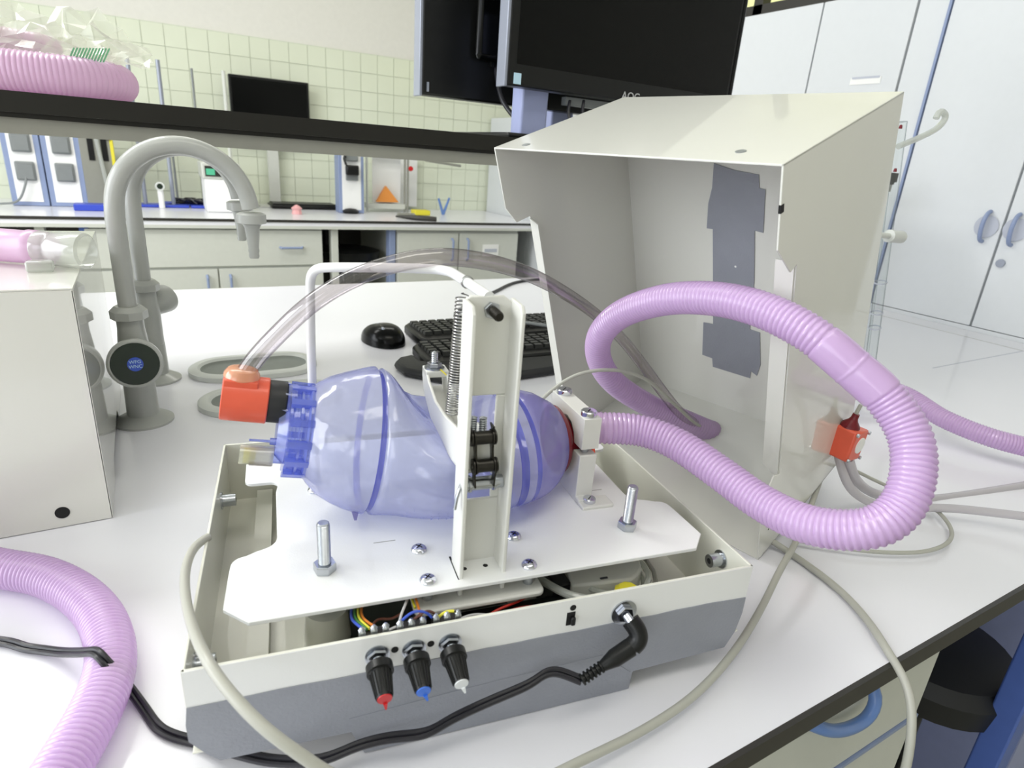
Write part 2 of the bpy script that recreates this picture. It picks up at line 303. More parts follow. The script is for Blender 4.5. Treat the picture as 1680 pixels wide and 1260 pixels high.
# oval cup sinks in the worktop
def cup_sink(cx, cy, L, Wd, label):
    r = Wd/2; h = L/2-r
    def oval(rr, z, n=14):
        p = []
        for k in range(n+1): a = -PI/2+PI*k/n; p.append((cx+h+rr*math.cos(a), cy+rr*math.sin(a), z))
        for k in range(n+1): a = PI/2+PI*k/n; p.append((cx-h+rr*math.cos(a), cy+rr*math.sin(a), z))
        return p
    t = thing('cup_sink', label, 'sink', (cx, cy, 0.0))
    rings = [oval(r, 0.0005), oval(r, 0.008), oval(r-0.004, 0.0105), oval(r-0.014, 0.0105), oval(r-0.018, 0.007)]; n = len(rings[0])
    MB().add([p for q in rings for p in q], [(i*n+k, i*n+(k+1) % n, (i+1)*n+(k+1) % n, (i+1)*n+k) for i in range(4) for k in range(n)]).build('lip', 'tapd', t)
    rings = [oval(r-0.018, 0.007), oval(r-0.020, 0.004), oval(r-0.024, 0.0012), oval((r-0.024)*0.5, 0.0008)]
    MB().add([p for q in rings for p in q], [(i*n+k, i*n+(k+1) % n, (i+1)*n+(k+1) % n, (i+1)*n+k) for i in range(3) for k in range(n)]+[tuple(range(3*n, 4*n))]).build('bowl', 'cup', t)
cup_sink(0.132, 1.078, 0.205, 0.115, 'far oval grey cup sink set in the white bench')
cup_sink(0.135, 0.925, 0.205, 0.105, 'near oval grey cup sink half hidden behind the orange fitting')

# stool under the bench
st = thing('stool', 'black round stool pushed under the right side of the bench', 'stool', (0.99, 0.33, -0.9))
MB().lathe((1.045, 0.33, -0.405), (0, 0, 1), [(0, 0.05), (0.004, 0.095), (0.02, 0.120), (0.06, 0.125), (0.08, 0.110), (0.09, 0.07), (0.092, 0.0)], 32).build('seat', 'rubber', st)
MB().cyl((1.045, 0.33, -0.86), (1.045, 0.33, -0.403), 0.021).build('post', 'black', st)
for k in range(5):
    a = 2*PI*k/5+0.3; MB().tube([(1.045, 0.33, -0.84), (1.045+.09*math.cos(a), 0.33+.09*math.sin(a), -0.86), (1.045+.15*math.cos(a), 0.33+.15*math.sin(a), -0.886)], [0.016, 0.014, 0.012], 8).build('leg', 'black', st)

# ------------------------------------------------------------------ shelf over the bench
sh = thing('bench_shelf', 'long dark edged shelf running above the bench behind the taps', 'shelf', (0.2, 1.15, 0))
MB().box(-1.2, 1.75, 1.0, 1.30, 0.381, 0.4035).build('shelf_board', 'cab', sh)
MB().box(-1.2, 1.75, 0.996, 1.0, 0.3805, 0.404).build('front_band', 'shelf', sh, label='near black shelf edge')
MB().box(-1.2, 1.75, 1.002, 1.012, 0.3745, 0.3805).build('trim_strip', 'shelf', sh)
MB().box(-1.2, 1.75, 1.006, 1.03, 0.356, 0.3745).build('support_rail', 'greyrail', sh)
for x in (-1.05, 1.02, 1.7):
    MB().box(x, x+0.05, 1.12, 1.17, 0.0, 0.381).build('upright', 'blue', sh, bevel=0.002)

# ------------------------------------------------------------------ taps
def tap(bx, by, label, knob_dir, R=0.077, ks=1.0):
    t = thing('lab_tap', label, 'tap', (bx, by, 0), None)
    MB().lathe((bx, by, 0), (0, 0, 1), [(0, 0.036), (0.003, 0.036), (0.009, 0.026), (0.012, 0.0195), (0.060, 0.0185)], 32).build('base', 'tap', t)
    b = MB(); b.lathe((bx, by, 0.058), (0, 0, 1), [(0, 0.0180), (0.05, 0.0178), (0.074, 0.0155), (0.086, 0.0155)], 28)
    b.lathe((bx, by, 0.142), (0, 0, 1), [(0, 0.0155), (0.002, 0.0215), (0.012, 0.0215), (0.018, 0.0155)], 8)
    b.build('valve_body', 'tap', t)
    kd = Vector(knob_dir).normalized(); p = Vector((bx, by, 0.094))
    kb = MB(); p = p+kd*(0.0*ks)+Vector((0, 0, 0.024*(1-ks)/0.28)); kb.lathe(p+kd*0.010*ks, kd, [(h*ks, r*ks) for h, r in ((0, 0.018), (0.02, 0.027), (0.045, 0.0305), (0.052, 0.0305), (0.0545, 0.028))], 32); k = kb.build('control_knob', 'tap', t)
    MB().lathe(p+kd*(0.0643*ks), kd, [(0, 0.0265*ks), (0.0012, 0.026*ks)], 32).build('knob_cap', 'dgreen', k, label='dark green round cap')
    MB().lathe(p+kd*(0.0643*ks+0.0009), kd, [(0, 0.0088), (0.0012, 0.0086)], 24).build('cap_marker', 'kblue', k, label='blue dot with two faint lines of letters')
    z = kd; x = Vector((0, 0, 1)).cross(z).normalized(); y = z.cross(x)
    if label.startswith('near'):
        text('lettering', 'WFG\nWNC', 0.0058, basis(x, y, z, p+kd*0.0666), 'sblue', k, 0.0001)
    pts = [Vector((bx, by, 0.158)), Vector((bx, by, 0.22)), Vector((bx, by, 0.268))]
    for i in range(0, 19):
        a = PI-PI*i/18; pts.append(Vector((bx+0.001+R+R*math.cos(a), by, 0.2785+R*math.sin(a)*1.02)))
    MB().tube(smooth_pts(spline(pts, 0.006), 4), 0.0110, 20).build('swan_neck', 'tap', t)
    ex = bx+0.001+2*R
    MB().lathe((ex, by, 0.278), (0, 0, -1), [(0, 0.0145), (0.002, 0.0185), (0.013, 0.0185), (0.015, 0.012), (0.020, 0.0095), (0.034, 0.0080), (0.046, 0.0066)]+[(0.046+0.0035*i+(0.001 if i % 2 else 0), 0.0066-0.0002*i+(0.0008 if i % 2 else 0)) for i in range(1, 5)], 20).build('nozzle', 'tap', t)
    return t
tap(-0.034, 0.906, 'near grey swan neck lab tap with dark green knob cap facing the camera', (0.02, -1, 0.12))
tap(-0.016, 1.073, 'far grey swan neck lab tap standing behind the nearer one', (0.6, 0.8, 0.1), 0.071, 0.72)

# ------------------------------------------------------------------ monitors on the shelf
def monitor(x0, x1, z0, z1, Y, front, label, px):
    t = thing('monitor', label, 'monitor', (px, Y+0.1, 0.4035)); s = -1 if front else 1
    ya, yb = (Y, Y+0.035)
    MB().box(x0, x1, ya, yb, z0, z1).build('housing', 'black', t, bevel=0.004)
    MB().box(x0-0.004, x0+0.002, ya+0.001, yb-0.004, z0-0.002, z1).build('side_bezel', 'silver', t, bevel=0.0015, label='silver side bezel')
    yf = ya if front else yb
    MB().box(x0+0.018, x1-0.018, yf-0.0006, yf+0.0006, z0+0.034, z1-0.016).build('screen', 'blackg', t)
    if front:
        MB().box(x1-0.012, x1-0.006, ya-0.0012, ya, z0+0.004, z1).build('bezel_groove', 'blackg', t)
    else:
        MB().box(x0+0.1, x1-0.1, ya-0.02, ya, z0+0.07, z1-0.06).build('rear_bulge', 'blackg', t, bevel=0.01)
    MB().box(px-0.028, px+0.028, Y+0.036, Y+0.075, 0.41, z0+0.14).build('stand_post', 'bluep', t, bevel=0.004)
    MB().box(px-0.078, px+0.078, Y+0.02 if Y > 1.1 else 1.0, 1.28, 0.4040, 0.412).build('stand_foot', 'black', t, bevel=0.003)
    return t
m1 = monitor(0.553, 1.093, 0.486, 0.81, 1.01, True, 'front black monitor with silver left edge above the white cover', 0.635)
MB().box(0.566, 0.580, 1.0085, 1.0098, 0.489, 0.506).build('energy_sticker', 'sblue', m1, label='small pale blue energy sticker')
text('logo', 'AOC', 0.020, basis((1, 0, 0), (0, 0, 1), (0, -1, 0), (0.822, 1.0085, 0.4945)), 'ww', m1)
m2 = monitor(0.462, 1.0, 0.468, 0.80, 1.165, False, 'rear black monitor behind and left of the front one', 0.80)
MB().box(0.472, 0.476, 1.1635, 1.165, 0.474, 0.49).build('corner_mark', 'silver', m2)
MB().box(0.60, 0.606, 1.16, 1.165, 0.53, 0.80).build('rear_seam', 'black', m2)
tag(clean_tube([at(812, 90, 1.18), at(815, 125, 1.18), at(822, 160, 1.175), at(840, 188, 1.17), at(868, 214, 1.165), at(900, 234, 1.16)], 0.0045).build('monitor_cable', 'cord'), 'black cable hanging below the two monitors', 'cable')
for (x, d) in ((935, 1.13), (958, 1.14)):
    tag(clean_tube([at(x, 165, d), at(x-3, 185, d), at(x+5, 215, d), at(x+8, 250, d)], 0.003).build('monitor_lead', 'cord'), 'thin black lead under the front monitor, %s of the pair' % ('left' if x < 950 else 'right'), 'cable')
MB().box(0.7, 0.86, 1.045, 1.06, 0.47, 0.484).build('port_strip', 'greyp', m1)

# ------------------------------------------------------------------ tall cabinets on the right
XC = 2.0
def wall_cab(y0, y1, z0, z1, label, seams, name='tall_cabinet'):
    t = thing(name, label, 'cabinet', ((XC+2.45)/2, (y0+y1)/2, z0))
    MB().box(XC+0.02, 2.5, y0, y1, z0, z1).build('carcass', 'cabw', t)
    ys = [y0]+seams+[y1]; ds = []
    for a, b in zip(ys, ys[1:]):
        ds.append(MB().box(XC, XC+0.0195, a+0.003, b-0.003, z0+0.002, z1-0.002).build('door', 'cabw', t, bevel=0.001))
    return t, ds
t, ds = wall_cab(1.215, 1.862, 0.03, 0.92, 'lower topped white two door cabinet behind the white cover', [1.528])
MB().box(XC-0.002, XC, 1.27, 1.37, 0.664, 0.684).build('door_label', 'paper', ds[0], label='small white door label')
MB().box(XC-0.003, XC-0.002, 1.275, 1.365, 0.680, 0.686).build('label_print', 'lgrey', ds[0])
t, ds = wall_cab(0.25, 1.118, 0.012, 1.9, 'tall white two door cabinet with oval blue grey handles at the right', [0.823])
for d, y, lab in ((ds[1], 0.862, 'left'), (ds[0], 0.792, 'right')):
    pts = [(XC, y, 0.245), (XC-0.018, y, 0.25), (XC-0.028, y, 0.285), (XC-0.018, y, 0.32), (XC, y, 0.325)]
    MB().tube(smooth_pts(spline(pts, 0.006), 3), 0.0055, 10).build('handle', 'blue', d)
    MB().lathe((XC, y, 0.285), (-1, 0, 0), [(0, 0.012), (0.003, 0.03), (0.004, 0.0)], 20).build('handle_plate', 'lgrey', d)
MB().lathe((XC, 0.80, 0.195), (-1, 0, 0), [(0, 0.011), (0.006, 0.011), (0.0062, 0.0)], 16).build('lock', 'silver', ds[0])
MB().box(XC-0.004, XC+0.02, 1.118, 1.125, 0.0, 1.9).build('blue_edge', 'blue', t)
MB().box(XC+0.004, 2.5, 1.125, 1.212, 0.0, 1.9).build('filler_panel', 'cabw', t)
MB().box(XC+0.001, 2.5, 0.25, 1.125, -0.9, 0.012).build('plinth', 'cabw', t)
MB().box(XC+0.001, 2.5, 1.215, 1.862, -0.9, 0.03).build('plinth', 'cabw', t)
# dark framed internal window above the lower cabinet
wn = struct(MB().box(2.3, 2.32, 1.2, 2.3, 0.92, 1.6).build('window_1', 'glow'))
for (a, b, c, d) in ((1.2, 2.3, 0.92, 0.955), (1.2, 2.3, 1.1, 1.13), (1.80, 1.84, 0.92, 1.6), (1.2, 1.24, 0.92, 1.6)):
    MB().box(XC+0.02, XC+0.06, a, b, c, d).build('window_frame', 'edge', wn)
XC = 2.13
wc, dsx = wall_cab(2.9, 4.08, -0.88, 0.62, 'distant white cabinet against the tiled wall behind the monitors', [3.5], 'corner_cabinet')
XC = 2.0

# ------------------------------------------------------------------ far counter
fc = thing('far_counter', 'long white worktop with dark front edge along the tiled wall', 'counter', (0.6, 3.7, -0.9))
MB().box(-1.6, 2.12, 3.33, YW-0.002, -0.03, 0.0).build('worktop', 'bench', fc)
MB().box(-1.6, 2.12, 3.326, 3.33, -0.012, 0.0006).build('front_edge', 'edge', fc)
MB().box(-1.6, 2.12, 3.33, 3.335, -0.045, -0.03).build('under_rail', 'cab', fc)
def xY(px, y=400, Y=3.35): return atY(px, y, Y).x
def base_cab(x0, x1, label, rows):
    t = thing('base_cabinet', label, 'cabinet', ((x0+x1)/2, 3.65, -0.9))
    MB().box(x0, x1, 3.37, 4.05, -0.88, -0.046).build('carcass', 'cab', t)
    out = []
    for (a, b, c, d, kind, hx) in rows:
        f = MB().box(a+0.004, b-0.004, 3.352, 3.37, c+0.004, d-0.004).build('drawer' if kind == 'h' else 'door', 'cab', t, bevel=0.001)
        if kind == 'h': MB().tube([(hx-0.055, 3.352, d-0.09), (hx-0.05, 3.33, d-0.09), (hx+0.05, 3.33, d-0.09), (hx+0.055, 3.352, d-0.09)], 0.006, 8).build('handle', 'blue', f)
        else: MB().tube([(hx, 3.352, d-0.035), (hx, 3.33, d-0.045), (hx, 3.33, d-0.15), (hx, 3.352, d-0.16)], 0.0065, 8).build('handle', 'blue', f)
        out.append(f)
    return t, out
xa, xb = xY(140), xY(530); xm = xY(358, 440)
base_cab(xa, xb, 'wide base cabinet with a drawer over two doors behind the taps', [(xa, xb, -0.235, -0.05, 'h', xY(478, 400)), (xa, xm, -0.85, -0.24, 'v', xY(340, 450)), (xm, xb, -0.85, -0.24, 'v', xY(378, 450))])
xa, xb, xm = xY(652), 1.985, xY(753, 400)
tt, dd = base_cab(xa, xb, 'two door base cabinet with a paper label right of the knee space', [(xa, xm, -0.85, -0.06, 'v', xY(742, 390)), (xm, xb, -0.85, -0.06, 'v', xY(767, 390))])
lx = xY(805, 408); MB().box(lx-0.055, lx+0.055, 3.348, 3.351, -0.20, -0.13).build('door_label', 'paper', dd[1], label='white paper door label')
MB().box(lx-0.042, lx+0.042, 3.3465, 3.3478, -0.175, -0.155).build('label_print', 'lgrey', dd[1])
for px, mm, nm in ((640, 'blue', 'blue'), (545, 'cab', 'pale'), (133, 'dblue', 'dark blue'), (60, 'cab', 'grey')):
    x = xY(px); tag(MB().box(x, x+0.035, 3.36, 3.42, -0.89, -0.046).build('counter_leg', mm, bevel=0.002), '%s upright leg under the far counter' % nm, 'counter leg')
MB().box(-1.6, 1.98, 4.06, 4.08, -0.88, -0.05).build('knee_space_dark', 'edge', fc)  # dark sheet added to stand for the shade in the knee spaces
# chair in the knee space
ch = thing('office_chair', 'black office chair tucked into the knee space of the far counter', 'office chair', (1.02, 3.55, -0.9))
MB().lathe((0.985, 3.6, -0.24), (0, 0, 1), [(0, 0.14), (0.01, 0.185), (0.05, 0.185), (0.06, 0.14)], 24).build('seat', 'black', ch)
MB().box(0.94, 1.0, 3.5, 3.56, -0.89, -0.24).build('post', 'black', ch, bevel=0.01)
MB().box(0.88, 0.95, 3.7, 3.76, -0.24, -0.06).build('back_stem', 'black', ch, bevel=0.01)
MB().box(1.0, 1.12, 3.45, 3.6, -0.31, -0.25).build('seat_base', 'black', ch, bevel=0.01)
MB().box(1.03, 1.08, 3.43, 3.45, -0.275, -0.26).build('red_lever', 'wr', ch)

# things on the far counter
def upright_panel(px0, px1, label, cord):
    Y = 3.75; a = atY(px0+12, 300, Y); b = atY(px1+12, 300, Y); x0, x1 = a.x, b.x
    t = thing('power_pillar', label, 'socket panel', ((x0+x1)/2, Y+0.03, 0.0006))
    MB().box(x0, x1, Y, Y+0.08, 0.001, 0.42).build('frame', 'blue', t, bevel=0.003)
    MB().box(x0+0.022, x1-0.022, Y-0.003, Y, 0.02, 0.41).build('face_plate', 'paper', t, label='white face plate')
    c = (x0+x1)/2
    for z in (0.283, 0.158):
        s = MB().box(c-0.035, c+0.04, Y-0.02, Y-0.003, z-0.042, z+0.042).build('socket', 'greyp', t, bevel=0.006)
        MB().box(c-0.028, c+0.033, Y-0.024, Y-0.02, z-0.036, z+0.03).build('flap', 'greyp', s, bevel=0.003)
    return t, c, Y
t, c, Y = upright_panel(2, 64, 'leftmost white socket panel with a grey plug cord', True)
tag(clean_tube([(c, Y-0.02, 0.13), (c-0.005, Y-0.035, 0.10), (c-0.04, Y-0.04, 0.03), (c-0.1, Y-0.04, 0.012), (c-0.3, Y-0.03, 0.008)], 0.005).build('plug_cord', 'greyp'), 'grey cord from the lower left socket', 'cord')
upright_panel(66, 128, 'white socket panel second from the left with empty sockets', False)
# grey instrument beside sockets
Y = 3.75; x0, x1 = atY(135, 280, Y).x, atY(190, 280, Y).x
t = thing('grey_instrument', 'beige grey lab instrument beside the socket panels', 'instrument', ((x0+x1)/2, Y, 0.0006))
MB().box(x0, x1, Y, Y+0.15, 0.001, 0.40).build('housing', 'greyrail', t, bevel=0.005)
for dx in (0.35, 0.75): MB().box(x0+(x1-x0)*dx-0.012, x0+(x1-x0)*dx+0.012, Y-0.004, Y, 0.22, 0.34).build('slot', 'black', t)
MB().lathe((x0+(x1-x0)*0.9, Y, 0.33), (0, -1, 0), [(0, 0.014), (0.01, 0.014), (0.011, 0)], 14).build('knob', 'black', t)
MB().box(x1-0.01, x1+0.003, Y-0.002, Y+0.1, 0.2, 0.41).build('yellow_strip', 'yellow', t)
MB().tube([(x0+0.07, Y-0.02, 0.40), (x0+0.1, Y-0.02, 0.02)], 0.009, 8).build('clear_column', 'clearw', t)
p = atz(155, 338, 0.02); tag(MB().box(p.x-0.08, p.x+0.09, p.y-0.04, p.y+0.05, 0.0006, 0.03).build('blue_case', 'royal', bevel=0.003), 'flat royal blue case on the far counter by the taps', 'case')
# retort stands
for i, (px, top, mm) in enumerate(((208, 93, 'silver'), (258, 98, 'silver'), (314, 112, 'greyp'), (366, 116, 'cab'), (283, 250, 'greyp'), (327, 250, 'edge'))):
    Yr = (3.85, 3.85, 3.85, 3.85, 3.98, 3.98)[i]; a = atY(px, top, Yr)
    t = thing('retort_stand', ['leftmost tall silver retort stand by the tiled wall', 'second tall silver retort stand from the left', 'third thin grey retort stand from the left', 'pale stand just left of the wall monitor', 'short grey retort stand seen inside the tap arch', 'dark retort stand beside the white scale'][i], 'retort stand', (a.x, Yr, 0.0006))
    MB().cyl((a.x, Yr, 0.01), (a.x, Yr, max(0.3, a.z)), 0.010 if i in (0, 1, 3) else 0.006, 10).build('rod', mm, t)
    MB().box(a.x-0.07, a.x+0.07, Yr-0.05, Yr+0.05, 0.001, 0.014).build('base', 'royal' if i < 3 or i == 4 else 'edge', t, bevel=0.003)
a = atY(262, 305, 3.78)
t = thing('stand_clamp', 'small white clamp with teal knob under the tap arch', 'clamp', (a.x, 3.78, 0.0006))
MB().cyl((a.x, 3.78, 0.001), (a.x, 3.78, 0.10), 0.014, 12).build('foot', 'paper', t)
MB().lathe((a.x, 3.78, 0.11), (0, -1, 0), [(-0.02, 0.012), (0, 0.022), (0.02, 0.022), (0.021, 0)], 14).build('knob', 'tapd', t)
MB().lathe((a.x, 3.759, 0.11), (0, -1, 0), [(0, 0.014), (0.002, 0.0)], 14).build('knob_center', 'dgreen', t)
b = atz(325, 333, 0.02); mb = MB()
for k in range(7):
    cc = Vector((b.x-0.03+random.uniform(-.05, .05), b.y+random.uniform(-.03, .03), 0.03)); r = random.uniform(.025, .05)
    mb.tube([cc+Vector((r*math.cos(q*PI/6+k), r*0.7*math.sin(q*PI/6), 0.012*math.sin(q*PI/3+k))) for q in range(13)], 0.006, 6)
mb.tube([(b.x-0.35, b.y-0.02, 0.008), (b.x-0.2, b.y-0.06, 0.008), (b.x-0.03, b.y, 0.02)], 0.006, 6)
tag(mb.build('coiled_cable', 'cord'), 'tangled black cable coil beside the white scale', 'cable')
# scale
Ys = 3.62; x0, x1 = atY(338, 320, Ys).x, atY(394, 320, Ys).x
t = thing('lab_scale', 'white lab instrument with small green display behind the tap arch', 'instrument', ((x0+x1)/2, Ys, 0.0006))
MB().box(x0, x1, Ys, Ys+0.22, 0.001, 0.165).build('housing', 'paper', t, bevel=0.006)
MB().box(x0-0.01, x1+0.01, Ys-0.005, Ys+0.22, 0.165, 0.245).build('head', 'cab', t, bevel=0.006)
MB().box(x0+0.005, x1-0.04, Ys-0.009, Ys-0.004, 0.178, 0.228).build('display', 'edge', t)
MB().box(x0+0.01, x0+0.05, Ys-0.011, Ys-0.009, 0.185, 0.215).build('lcd', 'lcd', t)
# wall monitor
a = atY(374, 121, 4.0); b = atY(508, 190, 4.0)
t = thing('wall_monitor', 'black flat monitor in front of the green tiles', 'monitor', ((a.x+b.x)/2, 4.02, 0.0006))
MB().box(a.x, b.x, 4.0, 4.03, 0.38, a.z+0.002).build('housing', 'black', t, bevel=0.003)
MB().box(a.x+0.012, b.x-0.012, 3.998, 4.0, 0.395, a.z-0.012).build('screen', 'blackg', t)
MB().box((a.x+b.x)/2-0.03, (a.x+b.x)/2+0.03, 4.03, 4.06, 0.01, 0.5).build('stand_post', 'cab', t)
MB().box((a.x+b.x)/2-0.1, (a.x+b.x)/2+0.1, 3.95, 4.08, 0.001, 0.012).build('stand_foot', 'cab', t)
a = atz(435, 333, 0.01); b = atz(553, 341, 0.01)
t = thing('far_keyboard', 'long black keyboard lying on the far counter', 'keyboard', ((a.x+b.x)/2, (a.y+b.y)/2, 0.0006))
MB().box(a.x, b.x, b.y-0.05, b.y+0.12, 0.001, 0.022).build('body', 'black', t, bevel=0.006)
MB().box(a.x+0.01, b.x-0.01, b.y-0.03, b.y+0.11, 0.022, 0.03).build('key_bed', 'key', t, bevel=0.003)
p = atz(487, 345, 0.02); t = tag(MB().lathe((p.x, p.y, 0.0006), (0, 0, 1), [(0, 0.028), (0.02, 0.024), (0.03, 0.03), (0.045, 0.012), (0.05, 0.0)], 9).build('pink_stopper', 'pinkt'), 'small pink stopper in front of the far keyboard', 'stopper')
# socket tower
Y = 3.72; x0, x1 = atY(556, 300, Y).x, atY(597, 300, Y).x
t = thing('socket_tower', 'white socket tower with blue edges and a black plug', 'socket panel', ((x0+x1)/2, Y, 0.0006))
MB().box(x0, x1, Y, Y+0.09, 0.001, 0.36).build('frame', 'blue', t, bevel=0.003)
MB().box(x0+0.018, x1-0.018, Y-0.003, Y, 0.02, 0.355).build('face_plate', 'paper', t)
c = (x0+x1)/2
MB().box(c-0.035, c+0.035, Y-0.02, Y-0.003, 0.185, 0.25).build('socket', 'greyp', t, bevel=0.004)
MB().box(c-0.035, c+0.035, Y-0.02, Y-0.003, 0.29, 0.335).build('socket', 'greyp', t, bevel=0.004)
MB().box(c-0.042, c+0.03, Y-0.06, Y-0.02, 0.215, 0.27).build('plug', 'black', t, bevel=0.008)
MB().tube([(c-0.04, Y-0.04, 0.27), (c-0.048, Y-0.03, 0.30), (c-0.035, Y-0.02, 0.34)], 0.007, 8).build('plug_cord', 'black', t)
p = atz(575, 347, 0.01); tag(MB().lathe((p.x, p.y, 0.0006), (0, 0, 1), [(0, 0.045), (0.012, 0.05), (0.025, 0.035), (0.03, 0.0)], 16).build('far_mouse', 'black'), 'black mouse in front of the socket tower', 'mouse')
# white papers / stand beside tower
Y = 3.85; q0, q1 = atY(602, 300, Y).x, atY(664, 300, Y).x
t = thing('glassware_rack', 'white framed rack with an orange triangle against the tiles', 'rack', ((q0+q1)/2, Y, 0.0006))
MB().box(q0+0.05, q1-0.01, Y+0.05, Y+0.055, 0.05, 0.34).build('backing_sheet', 'paper', t)
for x in (q0, q1, q1+0.02): MB().cyl((x, Y, 0.001), (x, Y, 0.345), 0.007, 8).build('rod', 'greyrail' if x != q0 else 'cab', t)
MB().box(q0, q1, Y-0.01, Y+0.06, 0.02, 0.05).build('tray', 'cab', t)
MB().prism([(q0+0.06, Y-0.005, 0.06), (q1-0.04, Y-0.005, 0.06), (q0+0.12, Y-0.005, 0.155)], (0, 0.03, 0)).build('orange_triangle', 'orange', t, label='orange triangular piece')
MB().box(q0+0.02, q1+0.12, Y-0.01, Y+0.02, 0.335, 0.352).build('top_bar', 'cab', t)
MB().tube([(q1+0.1, Y, 0.34), (q1+0.14, Y, 0.32), (q1+0.38, Y, 0.30)], 0.008, 8).build('side_arm', 'greyrail', t)
MB().box(q1+0.02, q1+0.16, Y+0.2, Y+0.205, 0.02, 0.33).build('paper_sheet', 'paper', t)
MB().lathe((q1+0.035, Y-0.01, 0.265), (0, -1, 0), [(0, 0.016), (0.012, 0.012), (0.013, 0)], 10).build('red_knob', 'knobred', t)
p = atz(691, 350, 0.01); tag(MB().box(p.x-0.05, p.x+0.05, p.y-0.03, p.y+0.05, 0.0006, 0.03).build('yellow_box', 'yellow', bevel=0.004), 'small yellow box on the far counter behind the pliers', 'box')
a, b = atz(652, 353, 0.008), atz(716, 361, 0.008)
t = thing('pliers', 'open dark pliers lying in front of the yellow box', 'pliers', (b.x, b.y, 0.0006))
MB().tube([(a.x, a.y, 0.01), (a.x+0.1, a.y, 0.012), (b.x-0.08, b.y+0.1, 0.012)], [0.012, 0.011, 0.005], 8).build('handle', 'greyrail', t)
MB().tube([(b.x, b.y, 0.01), (b.x-0.1, b.y+0.03, 0.014), (b.x-0.2, b.y+0.12, 0.012)], [0.016, 0.016, 0.005], 8).build('handle', 'edge', t)
p = atz(727, 352, 0.001)
t = thing('blue_peg', 'blue V shaped peg standing on the far counter', 'peg', (p.x, p.y, 0.0006))
MB().tube([(p.x, p.y, 0.002), (p.x-0.035, p.y, 0.10)], [0.01, 0.007], 8).build('arm', 'bhandle', t)
MB().tube([(p.x, p.y, 0.002), (p.x+0.04, p.y, 0.105)], [0.01, 0.007], 8).build('arm', 'bhandle', t)

# ------------------------------------------------------------------ mouse and keyboards on the bench
t = thing('computer_mouse', 'black wireless mouse on the white bench left of the keyboards', 'mouse', (0.385, 1.165, 0))
mb = MB(); nu, nv = 20, 8; vs = []; fs = []; cxm, cym = 0.39, 1.17; ang = math.radians(12)
for j in range(nv+1):
    ph = (PI/2)*j/nv
    for i in range(nu):
        a = 2*PI*i/nu; ca, sa = math.cos(a), math.sin(a)
        x = 0.036*math.copysign(abs(ca)**0.8, ca)*math.cos(ph)**0.6*(1+0.08*math.cos(2*a)); y = 0.055*math.copysign(abs(sa)**0.85, sa)*math.cos(ph)**0.6
        z = 0.001+0.038*math.sin(ph)**0.8*(1-0.25*(y/0.055+0.2)**2)
        vs.append((cxm+x*math.cos(ang)-y*math.sin(ang), cym+x*math.sin(ang)+y*math.cos(ang), z))
for j in range(nv):
    for i in range(nu): fs.append((j*nu+i, j*nu+(i+1) % nu, (j+1)*nu+(i+1) % nu, (j+1)*nu+i))
fs.append(tuple(range(nu))[::-1]); mb.add(vs, fs); mb.build('shell', 'blackg', t, smooth=60)
MB().box(cxm-0.012, cxm-0.004, cym-0.030, cym+0.012, 0.028, 0.0378).build('scroll_wheel', 'silver', t, bevel=0.003)
MB().box(cxm-0.0105, cxm-0.0055, cym-0.02, cym+0.002, 0.0365, 0.0385).build('wheel_insert', 'black', t)

def keyboard(x0, y0, Lx, Ly, rows, cols, ang, label, wave=False):
    X = Matrix.Translation((x0, y0, 0)) @ Matrix.Rotation(ang, 4, 'Z')
    t = thing('keyboard', label, 'keyboard', X @ Vector((Lx/2, Ly/2, 0)))
    b = MB(X); b.prism([(0.012, 0, 0.001), (0, 0.02, 0.001), (0.004, Ly-0.02, 0.001), (0.02, Ly, 0.001), (Lx-0.02, Ly, 0.001), (Lx, Ly-0.02, 0.001), (Lx, 0.02, 0.001), (Lx-0.012, 0, 0.001)], (0, 0, 0.019)); b.build('body', 'black', t, bevel=0.004)
    kw = (Lx-0.03)/cols; kh = (Ly-0.045)/rows; km = None
    for r in range(rows):
        for c in range(cols):
            if km is None:
                kb = MB(X); kx, ky = 0.015, 0.03; kb.add([(kx+.001, ky+.001, .02), (kx+kw-.001, ky+.001, .02), (kx+kw-.001, ky+kh-.001, .02), (kx+.001, ky+kh-.001, .02), (kx+.003, ky+.003, .0275), (kx+kw-.003, ky+.003, .0275), (kx+kw-.003, ky+kh-.003, .0275), (kx+.003, ky+kh-.003, .0275)], [(0,3,2,1),(4,5,6,7),(0,1,5,4),(1,2,6,5),(2,3,7,6),(3,0,4,7)])
                km = kb.build('key', 'key', t).data
            else:
                k = D.objects.new('key', km); COL.objects.link(k); k.parent = t; v = X.to_3x3() @ Vector((c*kw, r*kh, 0)); k.location = v
    if wave:
        pr = MB(X); pts = []
        for i in range(13): a = PI+PI*i/12; pts.append((0.06+0.075*math.cos(a)*1.0-0.02, 0.035+0.06*math.sin(a), 0.001))
        pr.prism([(-0.035, 0.06, 0.001), (-0.052, 0.035, 0.001), (-0.048, -0.01, 0.001), (0.0, -0.06, 0.001), (0.10, -0.085, 0.001), (0.25, -0.07, 0.001), (0.42, -0.085, 0.001), (Lx, -0.04, 0.001), (Lx, 0.0, 0.001), (0.05, 0.0, 0.001), (-0.004, 0.03, 0.001), (-0.006, 0.07, 0.001)], (0, 0, 0.016)); pr.build('palm_rest', 'rubber', t, bevel=0.007, label='curved black palm rest')
    return t
keyboard(0.446, 1.095, 0.44, 0.14, 6, 20, math.radians(-1), 'rear black keyboard lying on the bench behind the near one')
keyboard(0.404, 0.962, 0.44, 0.125, 5, 19, math.radians(-3), 'near black wave keyboard with a palm rest behind the blue bag', True)
